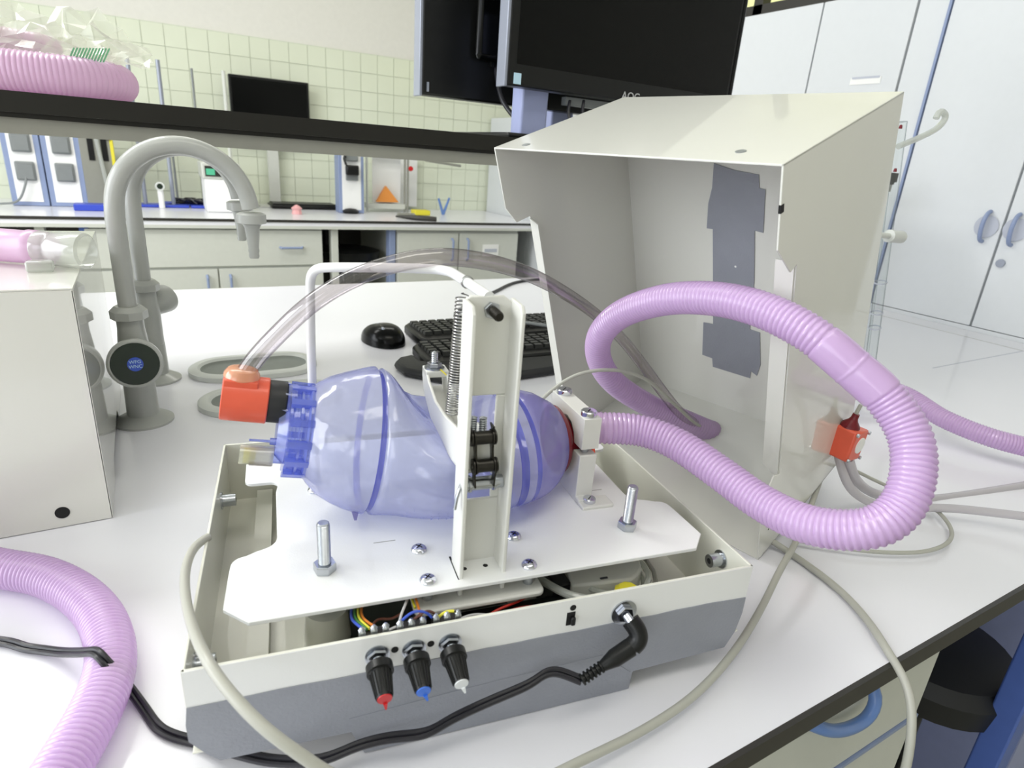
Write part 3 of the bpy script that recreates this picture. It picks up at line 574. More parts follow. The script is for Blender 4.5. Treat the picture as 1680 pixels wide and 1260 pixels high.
tag(clean_tube([(0.60, 1.245, 0.02), (0.62, 1.32, 0.006), (0.70, 1.42, 0.004), (0.85, 1.55, 0.004), (0.98, 1.66, 0.004), (1.1, 1.7, 0.004)], 0.004).build('keyboard_cable', 'cord'), 'thin black cable running from the rear keyboard toward the cover', 'cable')
tag(clean_tube([(0.60, 1.10, 0.033), (0.645, 1.13, 0.035), (0.69, 1.12, 0.034), (0.73, 1.08, 0.034)], 0.004).build('looped_cable', 'greyp'), 'grey cable loop lying over the keyboards', 'cable')

# ------------------------------------------------------------------ white open cover on the right (stands on its end, leaning)
CP = [-1.3405, 0.3291, 0.4375, 0.6171, 0.3002, 0.21, 0.4004]
cx_ = Vector((math.cos(CP[0]), math.sin(CP[0]), 0)); cn_ = Vector((-math.sin(CP[0]), math.cos(CP[0]), 0))
cy_ = cn_*math.cos(CP[1])+Vector((0, 0, 1))*math.sin(CP[1]); cz_ = -cn_*math.sin(CP[1])+Vector((0, 0, 1))*math.cos(CP[1])
CX = basis(cx_, cy_, cz_, (CP[2], CP[3], 0)); W, DP, HH = CP[4:]; th = 0.0016
cv = thing('device_cover', 'large open white sheet metal cover with grey duct tape inside standing right of the device', 'cover', CX @ Vector((W/2, 0.02, 0)))
RC = 0.033
side = [(0, 0.078), (0.022, 0.100), (RC, 0.094), (RC, 0.314), (0.023, 0.311), (0, 0.338), (0, HH), (DP, HH), (DP, 0), (0.0, 0)]
for nm, x in (('right_panel', W-th), ('left_panel', 0)):
    s_ = side if x > 0.1 else [(RC, 0.075), (RC, 0.318), (0.012, 0.318), (0, 0.338), (0, HH), (DP, HH), (DP, 0.0), (0.075, 0.0)]
    MB(CX).prism([(x, y, z) for y, z in s_], (th, 0, 0)).build(nm, 'cover', cv, bevel=0.0004)
MB(CX).box(0, W, 0, DP, HH-th, HH).build('end_panel', 'cover', cv, bevel=0.0004, label='upper end panel')
MB(CX).box(0.001, W-0.001, DP-th, DP, 0, HH-th).build('rear_panel', 'cover', cv)
MB(CX).prism([(0.09, 0, 0), (W, 0, 0), (W, DP, 0), (0, DP, 0), (0, 0.085, 0)], (0, 0, th)).build('lower_end_panel', 'cover', cv)
MB(CX).prism([(W-th, RC-th, 0.09), (W-0.017, RC-th, 0.100), (W-0.017, RC-th, 0.316), (W-th, RC-th, 0.316)], (0, th, 0)).build('side_flange', 'cover', cv)
MB(CX).prism([(th, RC-th, 0.08), (0.013, RC-th, 0.09), (0.013, RC-th, 0.31), (th, RC-th, 0.316)], (0, th, 0)).build('side_flange', 'cover', cv)
TY = DP-th-0.0006
MB(CX).prism([(0.121, TY, 0.331), (0.146, TY, 0.325), (0.174, TY, 0.322), (0.175, TY, 0.308), (0.182, TY, 0.307), (0.182, TY, 0.259), (0.172, TY, 0.260), (0.174, TY, 0.200), (0.171, TY, 0.134), (0.184, TY, 0.133), (0.187, TY, 0.087), (0.183, TY, 0.07), (0.175, TY, 0.074), (0.174, TY, 0.063), (0.121, TY, 0.063), (0.120, TY, 0.076), (0.105, TY, 0.077), (0.107, TY, 0.127), (0.121, TY, 0.128), (0.120, TY, 0.255), (0.112, TY, 0.255), (0.114, TY, 0.285), (0.119, TY, 0.304)], (0, -0.0005, 0)).build('duct_tape', 'tape', cv, label='grey duct tape patch')
MB(CX).lathe((0.150, TY-0.0005, 0.213), (0, -1, 0), [(0, 0.0014), (0.0003, 0.0)], 8).build('tape_speck', 'paper', cv)
for (x, y) in ((0.255, 0.024), (0.033, 0.014)):
    MB(CX).lathe((x, y, HH), (0, 0, 1), [(0, 0.0042), (0.0004, 0.0042), (0.0005, 0.0)], 18).build('screw_hole', 'greyp', cv, label='dark screw hole in the upper panel')
MB(CX).box(W-0.0016, W+0.0004, -0.0006, 0.004, 0.366, 0.372).build('edge_notch', 'hole', cv)
MB(CX).lathe((W, 0.018, 0.03), (1, 0, 0), [(0, 0.0013), (0.0004, 0.0)], 8).build('screw_hole', 'hole', cv)

# ------------------------------------------------------------------ white cover on the left
LX, LY0, LY1, LZ = -0.064, 0.656, 1.04, 0.234
lc = thing('left_cover', 'glossy white box cover standing on the bench at the left edge', 'cover', (-0.25, 0.85, 0))
MB().box(-0.44, LX, LY0, LY0+0.0016, 0.0006, LZ).build('front_panel', 'cover', lc, bevel=0.0006)
MB().prism([(LX, LY0, 0.0006), (LX, LY0+0.085, 0.0006), (LX, LY0+0.105, 0.018), (LX, LY1-0.13, 0.018), (LX, LY1-0.11, 0.0006), (LX, LY1, 0.0006), (LX, LY1, LZ), (LX, LY0, LZ)], (-0.0016, 0, 0)).build('side_panel', 'cover', lc, bevel=0.0004)
MB().box(-0.44, LX, LY0, LY1, LZ, LZ+0.0016).build('top_panel', 'cover', lc, bevel=0.0006)
MB().box(-0.44, LX, LY1-0.0016, LY1, 0.0006, LZ).build('rear_panel', 'cover', lc)
MB().box(-0.44, -0.4384, LY0, LY1, 0.0006, LZ).build('far_side_panel', 'cover', lc)
MB().lathe((-0.104, LY0, 0.0165), (0, -1, 0), [(0, 0.0062), (0.0008, 0.006), (0.0009, 0.0)], 24).build('front_hole', 'hole', lc, label='round hole drawn as a black disc')  # black disc in place of an opening, its dark inside is painted

# pink hose end and clear connector lying on the left cover
zc = LZ+0.0016+0.0175
t = thing('capped_hose', 'pink hose end with a clear connector on top of the left cover', 'hose', (-0.12, 0.775, LZ+0.0016))
P0, P1 = Vector((-0.312, 0.905, zc)), Vector((-0.086, 0.768, zc)); dd_ = (P1-P0).normalized()
MB().lathe(P0, dd_, [(0, 0.0165)]+[(0.004*i, 0.0165+0.0016*(i % 2)) for i in range(1, 40)]+[(0.165, 0.0165), (0.190, 0.0165), (0.192, 0.0172), (0.198, 0.0172), (0.200, 0.0164), (0.240, 0.0162), (0.242, 0.0172), (0.250, 0.0172), (0.252, 0.0160), (0.262, 0.0158)], 26).build('pink_cuff', 'hosep', t)
MB().lathe(P0+dd_*0.252, dd_, [(0, 0.0150), (0.0, 0.0165), (0.010, 0.0168), (0.012, 0.0160), (0.016, 0.0160), (0.018, 0.0172), (0.040, 0.0180), (0.046, 0.0176), (0.048, 0.015)], 28, cap=False).build('clear_connector', 'clearw', t)
MB().box(P1.x-0.02, P1.x+0.002, P1.y-0.034, P1.y-0.02, LZ+0.0018, LZ+0.012).build('clear_tab', 'clearw', t, bevel=0.002)

# ------------------------------------------------------------------ pink coil and plastic film on the shelf
ctl = [(-0.62, 1.18, 0.4045+0.026), (-0.40, 1.12, 0.4305), (-0.20, 1.085, 0.4305), (-0.08, 1.075, 0.4305), (-0.025, 1.10, 0.4305), (-0.015, 1.15, 0.4305), (-0.05, 1.2, 0.4305), (-0.2, 1.235, 0.4305), (-0.5, 1.26, 0.4305)]
mb, _ = hose(ctl, 0.0255, 0.0055, 0.0013, n=26); tag(mb.build('shelf_hose', 'hosep'), 'pink corrugated hose bend lying on the shelf at top left', 'hose')
ctl = [(-0.6, 1.13, 0.478), (-0.4, 1.11, 0.482), (-0.22, 1.13, 0.474), (-0.12, 1.16, 0.470), (-0.09, 1.19, 0.470)]
mb, _ = hose(ctl, 0.0175, 0.006, 0.0018, n=22); tag(mb.build('upper_shelf_hose', 'hosep'), 'upper pink hose lying across the bend on the shelf', 'hose')
def crumple(x0, x1, y, z0, z1, nx, nz, amp, seed, edge=0.5):
    rr = random.Random(seed); vs = []; fs = []
    for j in range(nz+1):
        for i in range(nx+1):
            u = i/nx; v = j/nz; top = z0+(z1-z0)*(0.55+0.45*math.sin(u*9+seed)*0.6+rr.uniform(-.3, .3)*edge)
            vs.append((x0+(x1-x0)*u+rr.uniform(-amp, amp)*0.6, y+rr.uniform(-amp, amp)*1.3+v*0.05, z0+(top-z0)*v+rr.uniform(-amp, amp)*0.3))
    for j in range(nz):
        for i in range(nx):
            a = j*(nx+1)+i; fs += [(a, a+1, a+nx+2), (a, a+nx+2, a+nx+1)]
    return vs, fs
t = thing('plastic_packaging', 'crumpled clear plastic packaging with green print on the shelf hose', 'packaging', (-0.1, 1.12, 0.46))
v, f = crumple(-0.30, 0.0, 1.09, 0.452, 0.53, 20, 6, 0.010, 3); MB().add(v, f).build('film', 'film', t, smooth=15)
v, f = crumple(-0.22, 0.03, 1.13, 0.455, 0.545, 16, 6, 0.012, 8); MB().add(v, f).build('film', 'film', t, smooth=15)
mb = MB()
for k in range(12):
    a = Vector((-0.068+0.0036*k, 1.078, 0.448+0.0004*k)); mb.add([a, a+Vector((0.0022, 0, 0)), a+Vector((0.0115, 0, 0.018)), a+Vector((0.0093, 0, 0.018)), a+Vector((0, .0004, 0)), a+Vector((0.0022, .0004, 0)), a+Vector((0.0115, .0004, 0.018)), a+Vector((0.0093, .0004, 0.018))], [(0, 1, 2, 3), (7, 6, 5, 4), (0, 4, 5, 1), (1, 5, 6, 2), (2, 6, 7, 3), (3, 7, 4, 0)])
mb.build('green_print', 'green', t, label='slanted pale green print lines')

# ------------------------------------------------------------------ burette stand right of the cover
t = thing('burette_stand', 'clear graduated glass tubes with clamps right of the white cover', 'burette', (1.15, 0.63, 0))
bp, tp = atY(1422, 640, 0.63), atY(1478, 200, 0.63)
dv = (tp-bp)
MB().tube([bp+Vector((0, 0, 0.002)), tp], 0.0095, 16).build('glass_tube', 'glass', t)
MB().tube([bp+Vector((0.016, 0.02, 0.002)), tp+Vector((0.016, 0.02, 0))], 0.005, 12).build('glass_rod', 'glass', t)
for k in (0.05, 0.1, 0.13, 0.27, 0.33, 0.45):
    p = bp+dv*k; MB().ring(p, dv, 0.0096, 0.0112, 0.002, 16).build('ring_mark', 'lgrey', t)
p = bp+dv*0.10; MB().cyl(p, p+dv.normalized()*0.012, 0.011, 14).build('joint', 'greyrail', t)
p = atY(1426, 598, 0.62); MB().cyl(p, p+Vector((0, 0, 0.012)), 0.005, 10).build('blue_tip', 'royal', t, label='small dark blue tip')
a, b = atY(1436, 385, 0.62), atY(1478, 389, 0.62)
MB().tube([a, (a+b)/2, (a+b)/2+Vector((0.001, 0, 0)), b], [0.005, 0.005, 0.011, 0.011], 12).build('stopcock', 'tapd', t)
MB().tube(smooth_pts(spline([atY(1474, 240, 0.62), atY(1510, 225, 0.62), atY(1538, 210, 0.62), atY(1552, 192, 0.62), atY(1543, 182, 0.62), atY(1535, 195, 0.62)], 0.004), 3), 0.005, 10).build('hook_arm', 'clearw', t)
for (x, y) in ((1477, 211), (1468, 282)): 
    p = atY(x, y, 0.61); MB().lathe(p, (0, 0, 1), [(0, 0.0028), (0.005, 0.002), (0.006, 0)], 8).build('red_mark', 'maroon', t)

# ================================================================== the device
dev = thing('ventilator_prototype', 'white open prototype device with tray, plate and upright column in the centre', 'device', DX @ Vector((0.22, 0.16, -0.047)))
TW, TD, RZ, t2 = 0.437, 0.326, 0.058, 0.0022
fp = [(0.002, 0.012), (0.0, RZ), (TW, RZ), (TW-0.0005, 0.008), (TW-0.012, -0.021), (0.331, -0.024), (0.329, -0.030), (0.025, -0.030)]
fpb = [(0.0, RZ), (TW, RZ), (TW, -0.02), (0.0, -0.02)]
front_poly = [(0, RZ), (TW, RZ), (TW, 0.010), (TW-0.004, -0.010), (TW-0.012, -0.0255), (0.3315, -0.0285), (0.3305, -0.0472), (0.110, -0.0465), (0.106, -0.0225), (0.016, -0.0210), (0.0, 0.0)]
tray = MB(DX)
tray.prism([(a, 0, z) for a, z in front_poly], (0, t2, 0))
tray.prism([(0, TD, z) if i == 9 else (a, TD-t2, z) for i, (a, z) in enumerate(fpb)], (0, t2, 0))
tray.prism([(0, b, z) for b, z in ((0.0, RZ), (TD, RZ), (TD, -0.02), (0.02, -0.02), (0.0, 0.0))], (t2, 0, 0))
tray.prism([(TW-t2, b, z) for b, z in ((0.0, RZ), (TD, RZ), (TD, -0.02), (0.03, -0.02), (0.0, 0.010))], (t2, 0, 0))
tray.box(0, TW, 0, TD, -0.012, -0.0105)
tr = tray.build('tray', 'cream', dev, bevel=0.0004, label='white sheet metal tray with cream inside')
MB(DX).prism([(t2, TD*0+0.012, 0.002), (0.0, 0.012, 0.002)][:0] or [(0.030, 0.004, -0.0104), (0.046, 0.004, -0.0104), (0.046, TD-0.004, -0.0104), (0.030, TD-0.004, -0.0104)], (0, 0, 0.010)).build('floor_rib', 'cream', tr)
for a in (0.05, TW-0.05): MB(DX).lathe((a, TD-0.04, -0.047), (0, 0, 1), [(0, 0.008), (0.0345, 0.010)], 16).build('rear_foot', 'rubber', tr)
# tape on the front and front white skin
MB(DX).prism([(0.0005, -0.0004, RZ-0.0002), (TW-0.0005, -0.0004, RZ-0.0002), (TW-0.0005, -0.0004, 0.026), (0.2, -0.0004, 0.028), (0.0005, -0.0004, 0.029)], (0, 0.0004, 0)).build('front_skin', 'white', tr)
tp_ = [(0.0005, 0.029)]+[(0.0005+0.4355*i/24, 0.0292-0.0022*i/24+random.uniform(-.0005, .0005)) for i in range(1, 24)]+[(TW-0.001, 0.026), (TW-0.0008, 0.010), (TW-0.004, -0.010), (TW-0.012, -0.026), (0.332, -0.0290), (0.331, -0.0476), (0.110, -0.0465), (0.108, -0.0200), (0.105, -0.0234), (0.016, -0.0212), (0.010, -0.0150), (-0.0009, 0.001), (-0.0012, 0.015)]
MB(DX).prism([(a, -0.0011, z) for a, z in tp_], (0, 0.0007, 0)).build('tape_band', 'tape', tr, label='grey duct tape band across the front')
MB(DX).prism([(0.110, -0.0016, -0.046), (0.101, -0.0016, -0.0225), (0.100, -0.0016, -0.010), (0.18, -0.0016, -0.006), (0.3, -0.0016, -0.003), (0.3295, -0.0016, -0.0285), (0.329, -0.0016, -0.0470)], (0, 0.0005, 0)).build('tape_band', 'tape', tr, label='second tape layer')
# rivet nuts in the side walls
for (a, b, z, s) in ((TW-t2, 0.036, 0.040, -1), (t2, 0.245, 0.035, 1), (t2, 0.030, 0.034, 1)):
    r = MB(DX); r.lathe((a, b, z), (s, 0, 0), [(0, 0.0085), (0.0012, 0.0085), (0.0014, 0.0062), (0.013, 0.0060), (0.0132, 0.004)], 24); r.build('rivet_nut', 'steel', tr)
    MB(DX).lathe((a+s*0.0131, b, z), (s, 0, 0), [(0, 0.004), (0.0003, 0)], 16).build('nut_bore', 'hole', tr)
# small holes and rocker
for (a, z, r) in ((0.132, 0.0435, 0.0026), (0.1575, 0.0425, 0.0026), (0.268, 0.0505, 0.0026)):
    MB(DX).lathe((a, -0.0005, z), (0, -1, 0), [(0, r), (0.0003, r*0.98), (0.00035, 0)], 20).build('panel_hole', 'hole', tr)
MB(DX).box(0.2635, 0.2705, -0.0009, 0.0, 0.0345, 0.0465).build('switch_slot', 'hole', tr)
sw = MB(DX).box(0.2662, 0.2700, -0.0045, -0.0008, 0.036, 0.0435).build('slide_switch', 'black', tr, bevel=0.001)
# potentiometer knobs
for a, z, capm, nm in ((0.120, 0.0415, 'knobred', 'red'), (0.1455, 0.0405, 'knobblue', 'blue'), (0.1715, 0.0398, 'knobwhite', 'white')):
    dk = Vector((0.01, -1, -0.18)).normalized(); p = Vector((a, -0.0005, z))
    k = MB(DX).lathe(p+dk*0.006, dk, [(0, 0.0062), (0.0022, 0.0092), (0.008, 0.0092), (0.0085, 0.0078), (0.0092, 0.0072), (0.026, 0.0055), (0.0268, 0.0052)], 40).build('control_knob', 'black', dev, smooth=20, label='black knob with %s tip' % nm)
    kr = MB(DX)
    for i in range(18):
        q = 2*PI*i/18; u, v = frame_of(dk); o1 = u*math.cos(q)+v*math.sin(q)
        kr.tube([p+dk*0.0152+o1*0.0074, p+dk*0.0315+o1*0.0056], 0.0005, 4)
    kr.build('grip_ribs', 'black', k, kind='stuff')
    MB(DX).lathe(p+dk*0.0326, dk, [(0, 0.0050), (0.0008, 0.0048), (0.001, 0)], 24).build('knob_tip', capm, k)
    u = Vector((0.35, 0, -1)) if nm != 'red' else Vector((0.08, 0, -1)); u.normalize(); sd = u.cross(dk).normalized(); e = p+dk*0.0326
    MB(DX).prism([e+u*0.0038-sd*0.0014, e+u*0.0038+sd*0.0014, e+u*0.0085+sd*0.0006, e+u*0.0085-sd*0.0006], dk*0.0012).build('pointer', capm, k)
    n_ = MB(DX); n_.lathe(p, (0, -1, 0), [(0, 0.0086), (0.0009, 0.0086), (0.001, 0.006)], 24); n_.hexn(p+Vector((0, -0.001, 0)), dk, 0.0075, 0.0026); n_.cyl(p, p+dk*0.008, 0.0038); n_.build('panel_nut', 'steel', k)
# dc jack: washer + nut
jp = Vector((0.314, -0.0005, 0.0365))
j = MB(DX).lathe(jp, (0, -1, 0), [(0, 0.0112), (0.0012, 0.0112), (0.0013, 0.004)], 32).build('jack_washer', 'steel', tr)
MB(DX).hexn(jp+Vector((0, -0.0013, 0)), (0, -1, 0), 0.0074, 0.0030).build('jack_nut', 'chrome', j)
MB(DX).cyl(jp+Vector((0, -0.004, 0)), jp+Vector((0.002, -0.011, -0.003)), 0.0036).build('jack_barrel', 'steel', j)

# mounting plate (H shaped)
def arc(cx, cy, r, a0, a1, n=5): return [(cx+r*math.cos(math.radians(a0+(a1-a0)*i/n)), cy+r*math.sin(math.radians(a0+(a1-a0)*i/n))) for i in range(n+1)]
lft = [(0.038, 0.031), (0.0205, 0.049), (0.0215, 0.090)]+arc(0.0325, 0.0985, 0.0105, 175, 92)+[(0.040, 0.1135)]+arc(0.041, 0.1295, 0.0145, -70, 0)+[(0.054, 0.205)]+arc(0.048, 0.218, 0.0075, -10, 80)+arc(0.034, 0.2335, 0.008, 260, 180)+[(0.0255, 0.270)]+[(0.030, 0.295), (0.09, 0.302)]
rgt = [(0.4385-a, b) for a, b in lft[::-1]]; rgt = [(a-0.0, b) for a, b in rgt]
poly = lft+rgt
plate = MB(DX).prism([(a, b, 0.0578) for a, b in poly[::-1]], (0, 0, 0.0034)).build('mounting_plate', 'white', dev, bevel=0.0005, label='white H shaped plate')
ZP = 0.0612
for (a, b, l) in ((0.140, 0.103, 0.018), (0.357, 0.142, 0.014)): MB(DX).box(a-l/2, a+l/2, b-0.0004, b+0.0004, ZP-0.0002, ZP+0.0001).build('scribed_slot', 'greyrail', plate)
MB(DX).box(0.1872, 0.1888, 0.040, 0.070, ZP-0.0001, ZP+0.00012).build('column_slot', 'hole', plate, label='dark gap of the column slot')
def pan_screw(p, d, s=1.0, parent=None, slot='x'):
    p = Vector(p); d = Vector(d).normalized(); u, v = frame_of(d)
    if slot == '-': o = MB(DX).lathe(p, d, [(0, 0.0058*s), (0.0002, 0.0062*s), (0.0036*s, 0.0062*s), (0.0042*s, 0.0056*s), (0.0043*s, 0.0)], 24).build('fillister_screw', 'chrome', parent)
    else: o = MB(DX).lathe(p, d, [(0, 0.0062*s), (0.0012*s, 0.0066*s), (0.0026*s, 0.0060*s), (0.0038*s, 0.0042*s), (0.0043*s, 0.0016*s), (0.0040*s, 0.0)], 24).build('pan_screw', 'chrome', parent)
    x = MB(DX)
    for q in ((u, v), (v, u))[:2 if slot == 'x' else 1]:
        c = p+d*0.0040*s; x.prism([c-q[0]*0.003*s-q[1]*0.0005*s, c+q[0]*0.003*s-q[1]*0.0005*s, c+q[0]*0.003*s+q[1]*0.0005*s, c-q[0]*0.003*s+q[1]*0.0005*s], d*0.0004*s)
    x.build('drive_slot', 'dsteel', o); return o
for (a, b) in ((0.1655, 0.0845), (0.1645, 0.0445), (0.2485, 0.0835), (0.2475, 0.0430), (0.0885, 0.200)): pan_screw((a, b, ZP), (0, 0, 1), 1.0, plate)
# tall threaded bolts with nuts
for (a, b, dx) in ((0.0905, 0.076, 0.0), (0.3545, 0.0735, 0.002)):
    n_ = MB(DX).hexn((a, b, ZP), (0, 0, 1), 0.0088, 0.0075).build('hex_nut', 'steel', plate)
    prof = [(0, 0.0045)]
    for i in range(36): prof += [(0.0010*i+0.0002, 0.0049), (0.0010*i+0.0007, 0.0043)]
    prof += [(0.0365, 0.0045), (0.0372, 0.0038), (0.0373, 0.0)]
    MB(DX).lathe((a, b, ZP+0.006), (dx, 0, 1), prof, 18).build('threaded_bolt', 'steel', n_, smooth=20)
    MB(DX).cyl((a, b, -0.008), (a, b, 0.0578), 0.0048).build('bolt_shank', 'steel', n_)
    MB(DX).lathe((a, b, 0.030), (0, 0, 1), [(0, 0.0095), (0.006, 0.0095), (0.0062, 0.005)], 20).build('lower_nut', 'steel', n_)
    MB(DX).lathe((a, b, -0.0104), (0, 0, 1), [(0, 0.019), (0.036, 0.016)], 20).build('support_boss', 'cream', plate)

# under plate bracket with spacers
br = MB(DX)
br.prism([(a, b, 0.0405) for a, b in [(0.160, 0.029), (0.250, 0.029)]+arc(0.252, 0.035, 0.006, -90, 0)+[(0.258, 0.095), (0.152, 0.095)]+arc(0.158, 0.035, 0.006, 180, 270)], (0, 0, 0.0045))
br.box(0.182, 0.232, 0.046, 0.085, 0.045, 0.0576)
bo = br.build('motor_bracket', 'printw', dev, bevel=0.0012)
for (a, b) in ((0.1645, 0.0445), (0.2475, 0.0430)): MB(DX).cyl((a, b, 0.0455), (a, b, 0.0575), 0.0042).build('spacer', 'steel', bo)

# electronics in the tray
el = MB(DX).box(0.105, 0.245, 0.030, 0.17, -0.006, -0.003).build('circuit_board', 'pcb', dev)
MB(DX).box(0.155, 0.19, 0.035, 0.06, -0.003, 0.03).build('driver_module', 'black', el, bevel=0.001)
MB(DX).box(0.19, 0.30, 0.02, 0.05, -0.003, 0.022).build('battery_pack', 'black', el, bevel=0.002)
for k, a0 in enumerate((0.1175, 0.1435, 0.169)):
    MB(DX).box(a0-0.009, a0+0.011, 0.004, 0.011, 0.028, 0.0565).build('potentiometer', 'dsteel', dev, bevel=0.0006)
    for i in range(3):
        c = a0-0.007+0.008*i; tm_ = MB(DX); tm_.box(c-0.0022, c+0.0022, 0.0035, 0.0065, 0.050, 0.0600); tm_.lathe((c, 0.005, 0.0595), (0, 0, 1), [(0, 0.0024), (0.0015, 0.0026), (0.0035, 0.0010), (0.0036, 0)], 8); tm_.build('solder_lug', 'steel', dev)
wires = [('wb', (0.112, 0.008, 0.058), (0.106, 0.03, 0.05), (0.108, 0.05, 0.045), (0.11, 0.08, 0.02)), ('wg', (0.114, 0.008, 0.058), (0.1085, 0.03, 0.05), (0.1105, 0.05, 0.045), (0.115, 0.08, 0.02)), ('wy', (0.116, 0.008, 0.058), (0.111, 0.03, 0.05), (0.113, 0.05, 0.045), (0.12, 0.08, 0.02)), ('wo', (0.120, 0.008, 0.058), (0.1135, 0.03, 0.05), (0.1155, 0.05, 0.045), (0.122, 0.08, 0.02)),
 ('wb', (0.136, 0.006, 0.060), (0.146, 0.008, 0.066), (0.156, 0.007, 0.064), (0.160, 0.006, 0.058)), ('wn', (0.146, 0.006, 0.061), (0.156, 0.008, 0.065), (0.163, 0.010, 0.058), (0.165, 0.012, 0.05)), ('wy', (0.162, 0.006, 0.056), (0.167, 0.007, 0.061), (0.172, 0.006, 0.063), (0.177, 0.005, 0.062)), ('wy', (0.152, 0.03, 0.05), (0.1515, 0.045, 0.05), (0.152, 0.06, 0.05), (0.155, 0.09, 0.02)), ('wo', (0.1545, 0.02, 0.05), (0.154, 0.035, 0.052), (0.1545, 0.06, 0.05), (0.157, 0.09, 0.02)),
 ('ww', (0.136, 0.007, 0.058), (0.140, 0.02, 0.055), (0.148, 0.04, 0.052), (0.15, 0.07, 0.03)), ('ww', (0.124, 0.008, 0.052), (0.130, 0.012, 0.050), (0.136, 0.010, 0.054), (0.138, 0.006, 0.058)), ('wr', (0.185, 0.014, 0.03), (0.21, 0.02, 0.034), (0.235, 0.03, 0.032), (0.27, 0.04, 0.02)), ('wr', (0.19, 0.018, 0.03), (0.215, 0.026, 0.037), (0.24, 0.036, 0.034), (0.26, 0.06, 0.02)), ('wn', (0.118, 0.02, 0.048), (0.125, 0.03, 0.046), (0.134, 0.028, 0.045), (0.143, 0.03, 0.048)), ('ww', (0.176, 0.006, 0.052), (0.19, 0.012, 0.05), (0.205, 0.014, 0.045), (0.22, 0.02, 0.03))]
for w_ in wires:
    mb = MB(DX); mb.tube(smooth_pts(spline([Vector(p) for p in w_[1:]], 0.002), 4), 0.0010, 7); mb.build('wire', w_[0], dev)
# white motor block and small tubes at the right of the tray
mt = MB(DX); mt.prism([(a, b, -0.0104) for a, b in [(0.290, 0.045), (0.345, 0.040)]+arc(0.345, 0.065, 0.022, -60, 70)+[(0.300, 0.088)]], (0, 0, 0.042)); mo = mt.build('pump_block', 'printw', dev, bevel=0.002)
MB(DX).box(0.276, 0.292, 0.05, 0.10, -0.010, 0.030).build('dark_magnet', 'rubber', mo, bevel=0.001)
MB(DX).box(0.318, 0.325, 0.046, 0.048, 0.0318, 0.0324).build('printed_mark', 'ink', mo)
for r_, z_ in ((0.031, 0.018), (0.034, 0.026)):
    mb = MB(DX); mb.tube([(0.337+r_*math.cos(q*PI/10), 0.062+r_*math.sin(q*PI/10), z_) for q in range(-9, 8)], 0.0028, 8); mb.build('clear_hose', 'clearw', mo)
mb = MB(DX); mb.tube(smooth_pts(spline([(0.252, 0.09, 0.03), (0.262, 0.06, 0.035), (0.28, 0.03, 0.036), (0.305, 0.018, 0.034)], 0.003), 3), 0.0034, 9); mb.build('clear_hose', 'clearw', mo)
MB(DX).lathe((0.335, 0.028, 0.026), (0, 0, 1), [(0, 0.006), (0.004, 0.012), (0.008, 0.008), (0.0085, 0)], 9).build('yellow_glue', 'yellow', mo)
MB(DX).cyl((0.300, 0.014, 0.030), (0.304, 0.022, 0.036), 0.0032).build('hose_barb', 'steel', mo)
mb = MB(DX); mb.tube([(0.36+0.03*math.cos(q*PI/8), 0.085+0.045*math.sin(q*PI/8), 0.012) for q in range(-6, 5)], 0.0022, 8); mb.build('clear_hose', 'grtube', mo)

# upright channel column with window
CL, CR, CF, CB, tw = 0.1895, 0.2245, 0.040, 0.0645, 0.003
ct = 0.2765
co = MB(DX)
co.box(CL, CR, CB-tw, CB, 0.045, 0.118); co.box(CL, 0.1925, CB-tw, CB, 0.118, 0.205); co.box(0.2165, CR, CB-tw, CB, 0.118, 0.205); 
co.prism([(a, CB-tw, z) for a, z in [(CL, 0.205), (CR, 0.205), (CR, ct-0.002), (CR-0.007, ct+0.003), (CL+0.004, ct+0.003), (CL, ct+0.001)]], (0, tw, 0))
for x in (CL-0.0015, CR-0.0015):
    co.prism([(x, b, z) for b, z in ((CF, 0.045), (CB, 0.045), (CB, ct+0.001), (CF+0.004, ct), (CF, ct-0.005))], (0.0035, 0, 0))
col = co.build('column', 'printw', dev, bevel=0.0009, label='white upright U channel column')
hb = MB(DX).hexn((0.2085, CB-tw, 0.2695), (0, -1, 0), 0.0062, 0.004).build('hex_nut', 'steel', col)
MB(DX).lathe((0.2085, CB-tw-0.004, 0.2695), (0.06, -1, -0.1), [(0, 0.0035)]+[(0.001*i, 0.0037 if i % 2 else 0.0033) for i in range(1, 12)]+[(0.0125, 0.003), (0.0126, 0)], 16).build('bolt_end', 'dsteel', hb)
for (a, r) in ((0.1955, 0.0022), (0.213, 0.0022)): MB(DX).lathe((a, CF+0.012, ZP), (0, 0, 1), [(0, r), (0.0003, 0)], 8).build('drain_notch', 'hole', col)
# rod pin across column and bent split pin
pin = MB(DX).cyl((CL+0.001, 0.054, 0.1365), (CR-0.002, 0.054, 0.1365), 0.0052).build('cross_pin', 'steel', col, label='polished cross pin')
MB(DX).tube([(CL+0.0, 0.05, 0.140), (CL-0.003, 0.045, 0.1385), (CL-0.0055, 0.043, 0.132), (CL-0.0065, 0.043, 0.123)], 0.0014, 8).build('split_pin', 'steel', pin)
